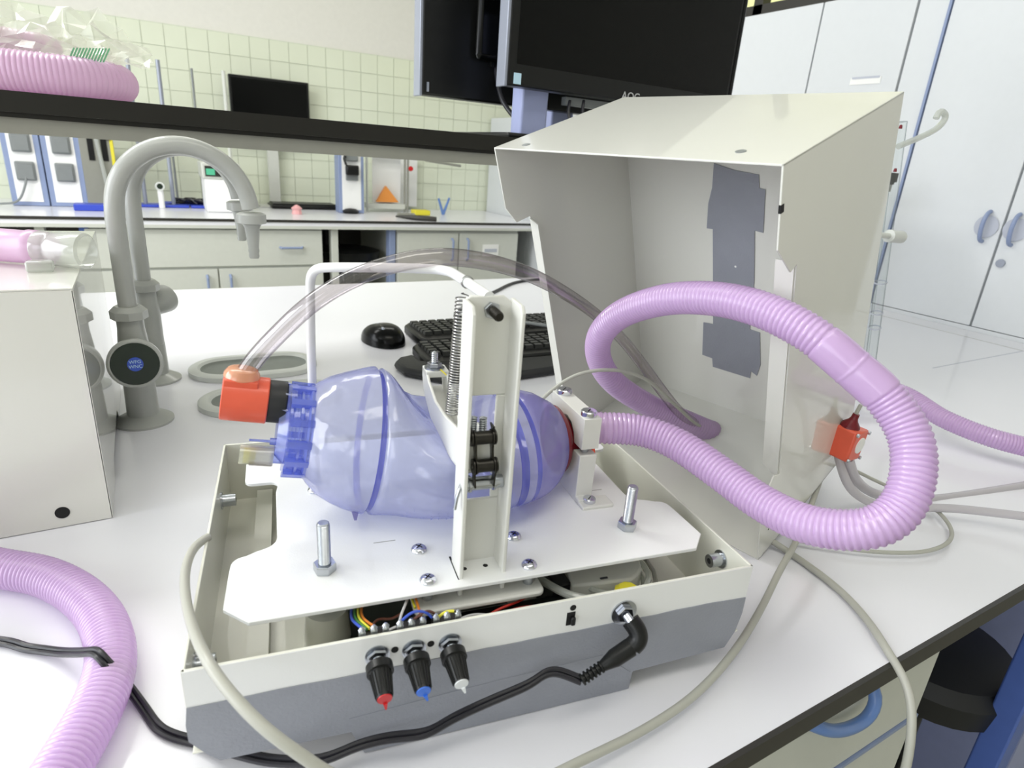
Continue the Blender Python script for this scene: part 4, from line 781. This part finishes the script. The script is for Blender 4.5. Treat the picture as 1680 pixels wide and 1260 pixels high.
# pressing arm (U section lever): profile in b,z swept in a
arm_prof = [(0.205, 0.182), (0.200, 0.172), (0.165, 0.1515), (0.130, 0.144), (0.085, 0.146), (0.058, 0.150)]
am = MB(DX)
a0, a1 = 0.1915, 0.2130
out = [(0.052, 0.1515), (0.058, 0.1435), (0.090, 0.1385), (0.135, 0.1365), (0.172, 0.1420), (0.203, 0.1560), (0.210, 0.170), (0.210, 0.1785), (0.194, 0.1795), (0.184, 0.172), (0.155, 0.1640), (0.120, 0.1655), (0.080, 0.1720), (0.058, 0.174), (0.052, 0.170)]
for x in (a0, a1-0.0028): am.prism([(x, b, z) for b, z in out], (0.0028, 0, 0))
bot = [(0.056, 0.1445), (0.090, 0.1385), (0.135, 0.1365), (0.172, 0.1420), (0.205, 0.1570)]
for (p, q) in zip(bot, bot[1:]): am.prism([(a0, p[0], p[1]), (a0, q[0], q[1]), (a0, q[0], q[1]+0.003), (a0, p[0], p[1]+0.003)], (a1-a0, 0, 0))
am.box(a0, a1, 0.190, 0.210, 0.173, 0.1793); am.box(a0, a1, 0.052, 0.056, 0.150, 0.174)
arm = am.build('pressing_arm', 'printw', dev, bevel=0.0008, label='curved white pressing arm')
pb = MB(DX); pb.lathe((0.2010, 0.200, 0.1793), (0, 0, 1), [(0, 0.0095), (0.0012, 0.0095), (0.0014, 0.004)], 24); pb.hexn((0.2010, 0.200, 0.1807), (0, 0, 1), 0.0068, 0.0045); pb.lathe((0.2010, 0.200, 0.183), (0, 0, 1), [(0, 0.003)]+[(0.001*i, 0.0033 if i % 2 else 0.0028) for i in range(1, 13)]+[(0.0135, 0.0)], 14)
pb.build('pivot_bolt', 'steel', arm)
MB(DX).prism([(0.2045, 0.191, 0.1800), (0.2085, 0.184, 0.1770), (0.2093, 0.185, 0.1770), (0.2055, 0.192, 0.1800)], (0, 0, 0.0008)).build('yellow_thread', 'yellow', arm)
MB(DX).box(0.2005, 0.2085, 0.096, 0.112, 0.158, 0.1715).build('spring_post', 'printw', arm, bevel=0.001)
for (a, b) in ((0.1985, 0.0585), (0.2055, 0.0565)):
    MB(DX).lathe((a, b, 0.176), (0, 0, 1), [(0, 0.0029)]+[(0.0009*i, 0.0031 if i % 2 else 0.0026) for i in range(1, 16)]+[(0.0146, 0.0)], 12).build('clevis_bolt', 'steel', arm)
    MB(DX).hexn((a, b, 0.1725), (0, 0, 1), 0.0048, 0.0035).build('clevis_nut', 'steel', arm)
# roller chain
cn = MB(DX).cyl((0.1955, 0.047, 0.1780), (0.2115, 0.047, 0.1780), 0.0022, 12).build('chain', 'dsteel', dev, label='short dark roller chain')
for i, (z, ac) in enumerate(((0.1780, 0.2030), (0.1550, 0.2055))):
    b = 0.047
    MB(DX).cyl((ac-0.0060, b, z), (ac+0.0060, b, z), 0.0050, 20).build('roller', 'dsteel', cn)
    for sg in (-1, 1):
        for off, rr_ in ((0.0062, 0.0062), (0.0082, 0.0058)): MB(DX).lathe((ac+sg*off, b, z), (sg, 0, 0), [(0, rr_), (0.0012, rr_), (0.0013, 0.0026), (0.0021, 0.0022), (0.0022, 0)], 20).build('link_eye', 'dsteel', cn)
for (z0, z1, ac0, ac1, w0, w1) in ((0.1780, 0.1550, 0.2030, 0.2055, 0.0064, 0.0064), (0.1550, 0.1375, 0.2055, 0.2060, 0.0085, 0.0072), (0.188, 0.1780, 0.201, 0.2030, 0.0085, 0.0085)):
    for sg in (-1, 1): MB(DX).prism([(ac0+sg*w0-0.0006, 0.047-0.0044, z0), (ac0+sg*w0-0.0006, 0.047+0.0044, z0), ((ac0+ac1+sg*(w0+w1))/2-0.0006, 0.0475+0.0026, (z0+z1)/2), (ac1+sg*w1-0.0006, 0.0485+0.0034, z1), (ac1+sg*w1-0.0006, 0.0485-0.0034, z1), ((ac0+ac1+sg*(w0+w1))/2-0.0006, 0.0475-0.0026, (z0+z1)/2)], (0.0013, 0, 0)).build('link_plate', 'dsteel', cn)
for sg in (-1, 1): MB(DX).ring((0.206+sg*0.0088, 0.054, 0.1365), (sg, 0, 0), 0.0053, 0.0066, 0.0018).build('ring_clip', 'steel', cn)

# bent wire frame (white rod)
RP = [(0.2065, 0.062, 0.2785), (0.2040, 0.090, 0.2795), (0.2010, 0.120, 0.2805), (0.1985, 0.142, 0.2810), (0.1935, 0.153, 0.2805), (0.182, 0.158, 0.2805), (0.15, 0.166, 0.2795), (0.12, 0.180, 0.2770), (0.108, 0.187, 0.2755), (0.0985, 0.194, 0.2735), (0.0935, 0.200, 0.2670), (0.0925, 0.206, 0.250), (0.0915, 0.214, 0.20), (0.091, 0.220, 0.12), (0.091, 0.222, 0.0612)]
mb = MB(DX); mb.tube(smooth_pts(spline(RP, 0.003), 6), 0.0040, 14); rod = mb.build('bent_rod', 'white', dev, label='bent white rod frame')
rr = MB(DX)
for off in (0, 0.0016): rr.tube([(0.2024+0.0046*math.cos(q*PI/8), 0.104+off, 0.2803+0.0046*math.sin(q*PI/8)) for q in range(17)], 0.0005, 6, cap=False)
rr.build('wire_clip', 'spring', rod)
# spring
sp = MB(DX); N = 42; pts = []
S0, S1 = Vector((0.2000, 0.100, 0.2735)), Vector((0.1962, 0.105, 0.1730)); ax = (S1-S0).normalized(); u, v = frame_of(ax)
for i in range(N*14+1):
    q = i/(N*14); tq = q if q > .12 else q
    e = q*0.72+0.28*q**0.62 if q < 1 else 1.0
    r = 0.0070 if 0.02 < q < 0.98 else 0.003
    a = 2*PI*i/14; pts.append(S0+(S1-S0)*min(1, e)+u*(r*math.cos(a))+v*(r*math.sin(a)))
sp.tube(pts, 0.00055, 5); spo = sp.build('tension_spring', 'spring', dev, label='long coiled steel spring')

# clamp posts holding the bag tail
cl = MB(DX)
CA, CBm, CZ = 0.336, 0.165, 0.112
cl.prism([(CA-0.009, b, z) for b, z in [(0.119, 0.061), (0.211, 0.061), (0.211, 0.0665), (0.203, 0.0665), (0.203, 0.110)]+[(CBm+0.0225*math.cos(math.radians(q)), CZ+0.0225*math.sin(math.radians(q))) for q in (-5, -30, -60, -90, -120, -150, -175)]+[(0.127, 0.110), (0.127, 0.0665), (0.119, 0.0665)]], (0.018, 0, 0))
for b0, b1 in ((0.109, 0.127), (0.203, 0.219)): cl.box(CA-0.009, CA+0.024, b0, b1, 0.061, 0.0645)
cp = cl.build('lower_clamp', 'printw', dev, bevel=0.0008, label='white printed lower clamp foot')
uc = MB(DX)
uc.prism([(CA-0.0085, b, z) for b, z in [(0.127, 0.1165), (0.1455, 0.1165)]+[(CBm+0.0215*math.cos(math.radians(q)), CZ+0.003+0.0215*math.sin(math.radians(q))) for q in (180, 150, 120, 90, 60, 30, 0)]+[(0.185, 0.1165), (0.204, 0.1165), (0.204, 0.1475), (0.127, 0.1475)]], (0.018, 0, 0))
uo = uc.build('upper_clamp', 'printw', dev, bevel=0.0012, label='white printed upper clamp bar')
for b in (0.1365, 0.194):
    pan_screw((CA, b, 0.1475), (0, 0, 1), 1.25, uo, '-')
    MB(DX).cyl((CA, b, 0.1085), (CA, b, 0.118), 0.0038).build('clamp_bolt', 'steel', uo)
pan_screw((CA+0.002, 0.1185, 0.0645), (0, 0, 1), 1.0, cp, '-')
cable_tie = None

# ================================================================== resuscitator bag
bagt = thing('resuscitator_bag', 'translucent blue squeeze bag clamped on the white plate', 'resuscitator', DX @ Vector((0.2, 0.165, ZP)))
prof = [  # a, bc, zc, Rb, Rz
 (0.084, .165, .1400, .0385, .0385), (0.088, .165, .1385, .0430, .0430), (0.096, .165, .1355, .0500, .0500), (0.108, .165, .1325, .0560, .0560), (0.120, .165, .1300, .0608, .0608), (0.130, .165, .1285, .0640, .0640),
 (0.1335, .165, .1280, .0648, .0648), (0.1355, .165, .1278, .0622, .0622), (0.1385, .164, .1273, .0622, .0622), (0.1405, .164, .1270, .0655, .0650), (0.146, .163, .1262, .0672, .0640), (0.152, .162, .1245, .0680, .0620), (0.158, .161, .1220, .0690, .0595), (0.168, .159, .1180, .0725, .0560), (0.180, .157, .1150, .0760, .0530), (0.195, .156, .1135, .0780, .0515), (0.210, .155, .1130, .0780, .0510), (0.225, .156, .1125, .0770, .0505),
 (0.240, .157, .1125, .0755, .0505), (0.252, .158, .1125, .0745, .0510), (0.2545, .158, .1125, .0715, .0490), (0.2575, .158, .1125, .0715, .0490), (0.260, .159, .1122, .0735, .0505), (0.268, .160, .1120, .0720, .0505), (0.2705, .160, .1120, .0690, .0490), (0.2735, .160, .1118, .0690, .0490),
 (0.276, .161, .1118, .0690, .0500), (0.284, .162, .1112, .0650, .0500), (0.294, .163, .1105, .0590, .0480), (0.304, .164, .1100, .0510, .0430), (0.311, .165, .1100, .0435, .0390), (0.3155, .165, .1105, .0375, .0340)]
# finer resampling
fine = []
for i in range(len(prof)-1):
    p, q = prof[i], prof[i+1]; k = max(1, int((q[0]-p[0])/0.0035))
    for j in range(k): fine.append([p[c]+(q[c]-p[c])*j/k for c in range(5)])
fine.append(list(prof[-1])); NS = 72
def bagpt(a, bc, zc, Rb, Rz, q):
    cb, sz = math.cos(q), math.sin(q); b = bc+Rb*cb; z = zc+Rz*sz
    z = max(z, ZP+0.0005+0.0003*abs(cb))
    # dent pressed by the arm: saddle around a=0.205, arm path z ~ 0.138
    ga = math.exp(-((a-0.2045)/0.036)**2)
    if sz > -0.2:
        s = min(1, (sz+0.2)/0.6); target = 0.1345+0.10*abs(a-0.2045)*1.1
        fb = 1/(1+math.exp((b-0.208)/0.006))*1/(1+math.exp((0.082-b)/0.004))*0.96
        if z > target: z = z+(target-z)*ga*s*fb
    a += 0.20*(z-zc)*max(0, min(1, (0.235-a)/0.12))
    return (a, b, z)
def bag_part(i0, i1, name, m):
    mb = MB(DX); vs = []; fs = []; sub = fine[i0:i1+1]
    for pr in sub:
        for k in range(NS): vs.append(bagpt(*pr, 2*PI*k/NS))
    for i in range(len(sub)-1):
        for k in range(NS): a, b = i*NS+k, i*NS+(k+1) % NS; fs.append((a, b, b+NS, a+NS))
    mb.add(vs, fs); return mb.build(name, m, bagt, smooth=80)
def idx(a): return min(range(len(fine)), key=lambda i: abs(fine[i][0]-a))
bag_part(0, idx(0.1340), 'bag_shoulder', 'bag'); bag_part(idx(0.1340), idx(0.1395), 'seam_groove', 'bagseam')
bag_part(idx(0.1395), idx(0.2530), 'bag_body', 'bag'); bag_part(idx(0.2530), idx(0.2590), 'seam_groove', 'bagseam')
bag_part(idx(0.2590), idx(0.2690), 'bag_ridge', 'bag'); bag_part(idx(0.2690), idx(0.2740), 'seam_groove', 'bagseam'); bag_part(idx(0.2740), len(fine)-1, 'bag_tail', 'bagd')
# raised moulding text marks on the bag front
mk = MB(DX); rnd = random.Random(4)
for row in range(3):
    for k in range(16):
        a = 0.160+0.006*k+0.002*row; q = math.radians(207+row*9)
        pr = min(fine, key=lambda p: abs(p[0]-a)); P = Vector(bagpt(a, *pr[1:], q)); n = Vector((0, math.cos(q), math.sin(q))).normalized(); tt_ = Vector((1, 0, 0)); bb = n.cross(tt_)
        if rnd.random() < 0.8: mk.prism([P+n*0.0002+tt_*x+bb*y for x, y in ((0, 0), (0.0006, 0), (0.0006+rnd.uniform(-.0015, .0015), 0.0038), (rnd.uniform(-.0012, .0012), 0.0038))], n*0.0004)
mk.build('moulded_marks', 'bag', bagt, kind='stuff')
# red end flap between bag and clamp
MB(DX).lathe((0.3140, 0.165, 0.1110), (1, 0, 0.05), [(0, 0.0335), (0.003, 0.0350), (0.006, 0.0335), (0.0095, 0.0290), (0.0125, 0.0225), (0.032, 0.0170)], 36).build('end_flap', 'maroon', bagt, label='maroon rubber tail collar')
MB(DX).prism([(0.3475, b, z) for b, z in ((0.140, 0.103), (0.148, 0.122), (0.158, 0.134), (0.178, 0.140), (0.190, 0.128), (0.184, 0.104), (0.165, 0.096))], (0.003, 0, 0)).build('red_flange', 'red', bagt, label='red rubber flange behind the clamp')
# blue valve head: ribbed collar
vh = Vector((0.0855, 0.165, 0.1400)); vd = Vector((-1, 0, 0.18)).normalized()
hd = MB(DX).lathe(vh, vd, [(0, 0.0375), (0.001, 0.0400), (0.003, 0.0400), (0.0045, 0.0365), (0.008, 0.0355), (0.0085, 0.0385), (0.0105, 0.0385), (0.011, 0.0345), (0.016, 0.0335), (0.0165, 0.0365), (0.0185, 0.0365), (0.019, 0.030), (0.026, 0.0225), (0.0265, 0.015)], 40).build('valve_collar', 'cap', bagt, smooth=30, label='clear blue ribbed valve collar')
u, v = frame_of(vd)
for i in range(14):
    q = 2*PI*i/14; o1 = (u*math.cos(q)+v*math.sin(q)); sd = vd.cross(o1)
    MB(DX).prism([vh+o1*0.0355-sd*0.0028, vh+o1*0.0355+sd*0.0028, vh+o1*0.0405+sd*0.0028, vh+o1*0.0405-sd*0.0028], vd*0.0185).build('collar_lug', 'capd', hd)
n2 = vh+vd*0.016+Vector((0, 0, 0.0240))
MB(DX).lathe(n2, vd, [(-0.006, 0.0165), (0.006, 0.0160), (0.010, 0.015)], 30).build('inlet_neck', 'cap', hd)
for i in range(8):
    q = 2*PI*i/8; o1 = u*math.cos(q)+v*math.sin(q); MB(DX).tube([n2+o1*0.0168, n2+vd*0.009+o1*0.0160], 0.0012, 6).build('neck_rib', 'capd', hd)
# side ports
s0 = vh+vd*0.018+Vector((0, -0.006, -0.010)); MB(DX).tube([s0, s0+vd*0.014, s0+vd*0.0141, s0+vd*0.030], [0.0035, 0.003, 0.0012, 0.0010], 10).build('side_pin', 'capd', hd)
s1 = vh+vd*0.010+Vector((0, -0.010, -0.0225)); MB(DX).tube([s1, s1+vd*0.022], 0.0052, 16).build('oxygen_port', 'cap', hd)
MB(DX).lathe(s1+vd*0.020, vd, [(0, 0.0075), (0.001, 0.0080), (0.018, 0.0080), (0.0185, 0.0072)], 20, cap=False).build('port_sleeve', 'clear', hd, label='clear port sleeve')
MB(DX).tube([s1+vd*0.020+Vector((0, 0, .001)), s1+vd*0.046+Vector((0, 0, .001))], 0.0082, 18, cap=False).build('filter_sleeve', 'clearw', hd)
MB(DX).tube([s1+vd*0.034, s1+vd*0.043], 0.0066, 16).build('filter_disc', 'yellow', hd, label='pale yellow filter')
MB(DX).prism([vh+Vector((0.03, -0.03, -0.062)), vh+Vector((0.038, -0.03, -0.062)), vh+Vector((0.035, -0.032, -0.074)), vh+Vector((0.033, -0.032, -0.074))], (0, 0.003, 0)).build('bag_tab', 'bagd', bagt)
# orange elbow, black sleeve, glue
an = thing('orange_adapter', 'orange red printed adapter with black sleeve at the left of the blue bag', 'adapter', DX @ Vector((0.04, 0.165, 0.14)))
e0 = n2+vd*0.001
MB(DX).lathe(e0, vd, [(0, 0.0164), (0.001, 0.0176), (0.014, 0.0176), (0.015, 0.0170)], 36).build('black_sleeve', 'rubber', an, label='black rubber sleeve')
ob = MB(DX).lathe(e0+vd*0.0145, vd, [(0, 0.0184), (0.0008, 0.0190), (0.0340, 0.0187), (0.0345, 0.0180)], 40).build('adapter_body', 'red', an)
c0 = e0+vd*0.0455+Vector((0, 0, 0.0035)); up = Vector((0.18, 0, 1)).normalized(); q0 = c0-vd*0.010
MB(DX).prism([q0+vd*x+Vector((0, y, 0)) for x, y in ((-0.013, -0.013), (0.013, -0.013), (0.013, 0.013), (-0.013, 0.013))], up*0.0155).build('port_boss', 'red', ob, bevel=0.001)
g = MB(DX); g.lathe(q0+up*0.0125, up, [(0, 0.0120), (0.003, 0.0138), (0.006, 0.0132), (0.009, 0.0110), (0.010, 0.0075)], 22); g.build('hot_glue', 'glue', an, label='amber hot glue collar')
TUBE0 = DX @ (q0+up*0.012)

# ================================================================== hoses and cables
h1 = [(966, 700, .550), (985, 702, .543), (1050, 706, .542), (1110, 728, .528), (1180, 775, .50), (1250, 825, .47), (1330, 862, .437), (1420, 868, .415), (1475, 838, .412), (1498, 780, .416), (1493, 715, .424), (1455, 655, .433), (1400, 605, .440), (1330, 548, .45), (1250, 508, .475), (1170, 490, .51), (1090, 492, .555), (1020, 515, .615), (985, 550, .66), (983, 590, .70), (1010, 630, .73), (1070, 668, .765), (1130, 693, .79), (1165, 707, .815)]
P = [at(*p) for p in h1]; 
P += [Vector((0.665, 0.545, 0.030)), Vector((0.74, 0.57, 0.018)), Vector((0.86, 0.575, 0.018)), at(1448, 638, 1.02), at(1550, 688, .945), at(1620, 716, .905), at(1690, 735, .885), at(1800, 760, .86), Vector((1.22, 0.245, 0.0165)), Vector((1.4, 0.225, 0.0165))]
L = [0]
mb, pts = hose(P, 0.0143, 0.0040, 0.0013)
def arclen(target):
    best = min(range(len(pts)), key=lambda i: (pts[i]-target).length); return best*0.0040/4
c1, c2, cm = arclen(at(1345, 572, .448)), arclen(at(1438, 650, .435)), arclen(at(1390, 612, .44))
lo, hi = min(c1, c2), max(c1, c2)
mb, pts = hose(P, 0.0143, 0.0040, 0.0013, plain=[(0, 0.006, 0), (lo, cm-0.0015, 0.0002), (cm-0.0015, cm+0.0015, 0.0022), (cm+0.0015, hi, 0.0002)])
tag(mb.build('lilac_hose', 'hose', smooth=70), 'long lilac corrugated hose looping from the blue bag through the white cover', 'hose')
P = [atz(-120, 905, .017), atz(-60, 920, .017), atz(0, 932, .017), atz(70, 945, .017), atz(125, 972, .017), atz(163, 1010, .017), atz(181, 1060, .017), atz(178, 1110, .017), atz(155, 1170, .017), atz(118, 1235, .017), atz(85, 1290, .017), atz(50, 1350, .017)]
mb, _ = hose(P, 0.0162, 0.0040, 0.0012); tag(mb.build('front_hose', 'hose', smooth=70), 'lilac corrugated hose curving across the bench at lower left', 'hose')
# clear tube from adapter into the cover
P = [TUBE0, at(407, 600, .437), at(440, 565, .437), at(520, 490, .43), at(620, 440, .436), at(735, 421, .45), at(860, 447, .53), at(955, 499, .66), at(1010, 545, .72), at(1042, 582, .735), at(1085, 640, .742), at(1118, 680, .765), at(1155, 704, .80)]
tb = MB(); pp = smooth_pts(spline(P, 0.004), 20); tb.tube(pp, 0.0066, 20, cap=False); co_ = tb.build('clear_tube', 'clear'); tag(co_, 'clear plastic tube arching from the orange adapter over the bag', 'tube')
# grey cables
def cable(name, P, r, m, label, cat='cable'): tag(clean_tube(P, r).build(name, m), label, cat)
cable('grey_tube', [at(880, 665, .66), at(905, 640, .66), at(950, 613, .66), at(1010, 607, .665), at(1060, 622, .68), at(1105, 662, .71), at(1140, 694, .77), at(1160, 704, .80)], 0.0020, 'grtube', 'thin grey tube arching behind the clamp into the cover', 'tube')
LW = DX @ Vector((-0.001, 0.1965, 0.030))
cable('looping_tube', [at(342, 881, .452), at(322, 891, .442), at(306, 925, .42), at(303, 965, .395), at(313, 1020, .36), at(338, 1080, .328), at(372, 1130, .315), at(430, 1192, .305), at(500, 1243, .305), at(570, 1285, .31), at(700, 1320, .33), at(850, 1295, .36), at(960, 1245, .39), at(1060, 1195, .42), at(1140, 1140, .45), at(1200, 1075, .485), at(1245, 1005, .53), at(1280, 935, .58), at(1310, 880, .64), at(1343, 795, .72), at(1365, 725, .80), at(1384, 668, .90)], 0.0031, 'grtube', 'grey tube looping from the tray around the front to the cover', 'tube')
cable('hanging_tube', [atz(1262, 885, .01), atz(1290, 903, .004), atz(1340, 938, .004), atz(1385, 975, .004), atz(1425, 1020, .005), Vector((0.497, 0.185, 0.005)), Vector((0.487, 0.158, -0.008)), Vector((0.476, 0.142, -0.04)), Vector((0.466, 0.134, -0.08)), Vector((0.459, 0.13, -0.14)), Vector((0.455, 0.13, -0.2))], 0.0034, 'grtube', 'grey tube hanging over the black bench edge', 'tube')
cable('right_loop_tube', [at(1395, 768, .80), at(1450, 795, .79), at(1510, 820, .77), at(1545, 845, .73), at(1562, 872, .70), at(1552, 893, .67), at(1510, 906, .655), at(1430, 905, .65), at(1340, 893, .655), at(1300, 885, .66)], 0.0022, 'grtube', 'thin grey tube looping on the bench under the lilac hose', 'tube')
# red sensor housing
sn = thing('red_sensor_box', 'small orange red box with smoky tubes hanging beside the white cover', 'sensor', at(1390, 760, .70))
c = at(1391, 724, .690); ex = Vector((math.cos(math.radians(-84)), math.sin(math.radians(-84)), -0.05)).normalized()
ez = (Vector((0.08, 0.05, 1)))-ex*ex.dot(Vector((0.08, 0.05, 1))); ez.normalize(); ey = ez.cross(ex)
SX = basis(ex, ey, ez, c)
bx = MB(SX).box(-0.012, 0.012, -0.0150, 0.0150, -0.019, 0.0175).build('housing', 'red', sn, bevel=0.0025)
MB(SX).lathe((0.012, 0.003, 0.0), (1, 0, 0), [(0, 0.0095), (0.0008, 0.0095), (0.001, 0.0)], 24).build('round_window', 'paper', bx, label='white round window')
for (yy, zz) in ((-0.0135, -0.016), (0.0135, 0.0145), (-0.0135, 0.0145), (0.0135, -0.016)): MB(SX).lathe((0.012, yy, zz), (1, 0, 0), [(0, 0.0022), (0.002, 0.0022), (0.0022, 0)], 10).build('screw_head', 'steel', bx)
MB(SX).lathe((-0.002, -0.004, 0.017), (0.1, 0, 1), [(0, 0.0105), (0.004, 0.0095), (0.009, 0.005), (0.012, 0.0038), (0.017, 0.0036)], 18).build('strain_relief', 'maroon', sn, label='dark red strain relief')
MB(SX).tube([(-0.001, -0.004, 0.033), (0.0, -0.003, 0.045)], 0.0022, 8).build('cable_stub', 'grtube', sn)
b0 = SX @ Vector((-0.004, 0.0, -0.020)); b1 = SX @ Vector((0.006, 0.004, -0.020))
cable('smoky_tube', [b0, at(1388, 790, .70), at(1410, 815, .71), at(1450, 832, .72), at(1500, 833, .735), at(1560, 834, .73), at(1620, 840, .725), at(1690, 848, .715), at(1780, 858, .70), Vector((1.10, 0.205, 0.006)), Vector((1.3, 0.20, 0.006))], 0.0050, 'greytube', 'lower smoky tube leaving the red box toward the right', 'tube')
cable('smoky_tube', [b1, at(1403, 785, .71), at(1430, 808, .74), at(1480, 820, .765), at(1540, 818, .79), at(1600, 810, .81), at(1690, 795, .84), at(1780, 780, .86), Vector((1.22, 0.29, 0.008)), Vector((1.4, 0.27, 0.008))], 0.0056, 'greytube', 'upper smoky tube leaving the red box toward the right', 'tube')
# black power lead with angled plug
pl = thing('power_lead', 'black power lead plugged into the tray and trailing left across the bench', 'power lead', atz(800, 1180, 0.0))
jw = DX @ (jp+Vector((0.003, -0.014, -0.005))); u_ = at(1040, 1020, (at(0, 0, 1)-CAM).length*0+0.42)
def dpt(a, b, z): return DX @ Vector((a, b, z))
k0, k1, k2 = dpt(0.316, -0.0085, 0.0345), dpt(0.3195, -0.0150, 0.0290), dpt(0.3190, -0.0185, 0.0235)
MB().tube(smooth_pts(spline([k0, k1, k2, dpt(0.3145, -0.0190, 0.0185)], 0.001), 5), 0.0066, 20).build('plug_elbow', 'black', pl)
k3 = dpt(0.3150, -0.0188, 0.0190); k4 = dpt(0.290, -0.0205, 0.0075); dk = (k4-k3)
MB().lathe(k3, dk, [(0, 0.0050), (0.0015, 0.0050), (0.002, 0.0064), (0.016, 0.0062), (0.022, 0.0046), (0.026, 0.0036)], 24).build('plug_body', 'black', pl)
k5 = k3+dk.normalized()*0.026; k6 = k3+dk.normalized()*0.043
prof_ = []
for i in range(6): prof_ += [(i*0.003, 0.0030), (i*0.003+0.0003, 0.0042), (i*0.003+0.0016, 0.0042), (i*0.003+0.002, 0.0028)]
MB().lathe(k5, dk, prof_, 16).build('strain_relief', 'black', pl, smooth=30)
path = [k6, at(905, 1100, .418), at(870, 1122, .41), at(800, 1152, .402), at(740, 1180, .395), at(700, 1203, .39), at(640, 1210, .388), at(590, 1222, .383), at(540, 1243, .377), at(500, 1250, .375), at(440, 1247, .378), at(385, 1234, .384), atz(320, 1216, .0035), atz(300, 1212, .0035), atz(262, 1196, .0035), atz(235, 1160, .0035), atz(205, 1120, .010), atz(175, 1088, .034), atz(156, 1068, .036), atz(140, 1070, .030), atz(100, 1070, .010), atz(60, 1065, .004), atz(40, 1063, .004), atz(20, 1055, .004), atz(-20, 1050, .004), atz(-80, 1050, .004)]
pp = smooth_pts(spline(path, 0.003), 5)
for s in (-1, 1):
    q = [p+Vector((0.0012, 0.0012, 0.0006))*s*1.0 for p in pp]; MB().tube(q, 0.0019, 8).build('cord_strand', 'cord', pl)
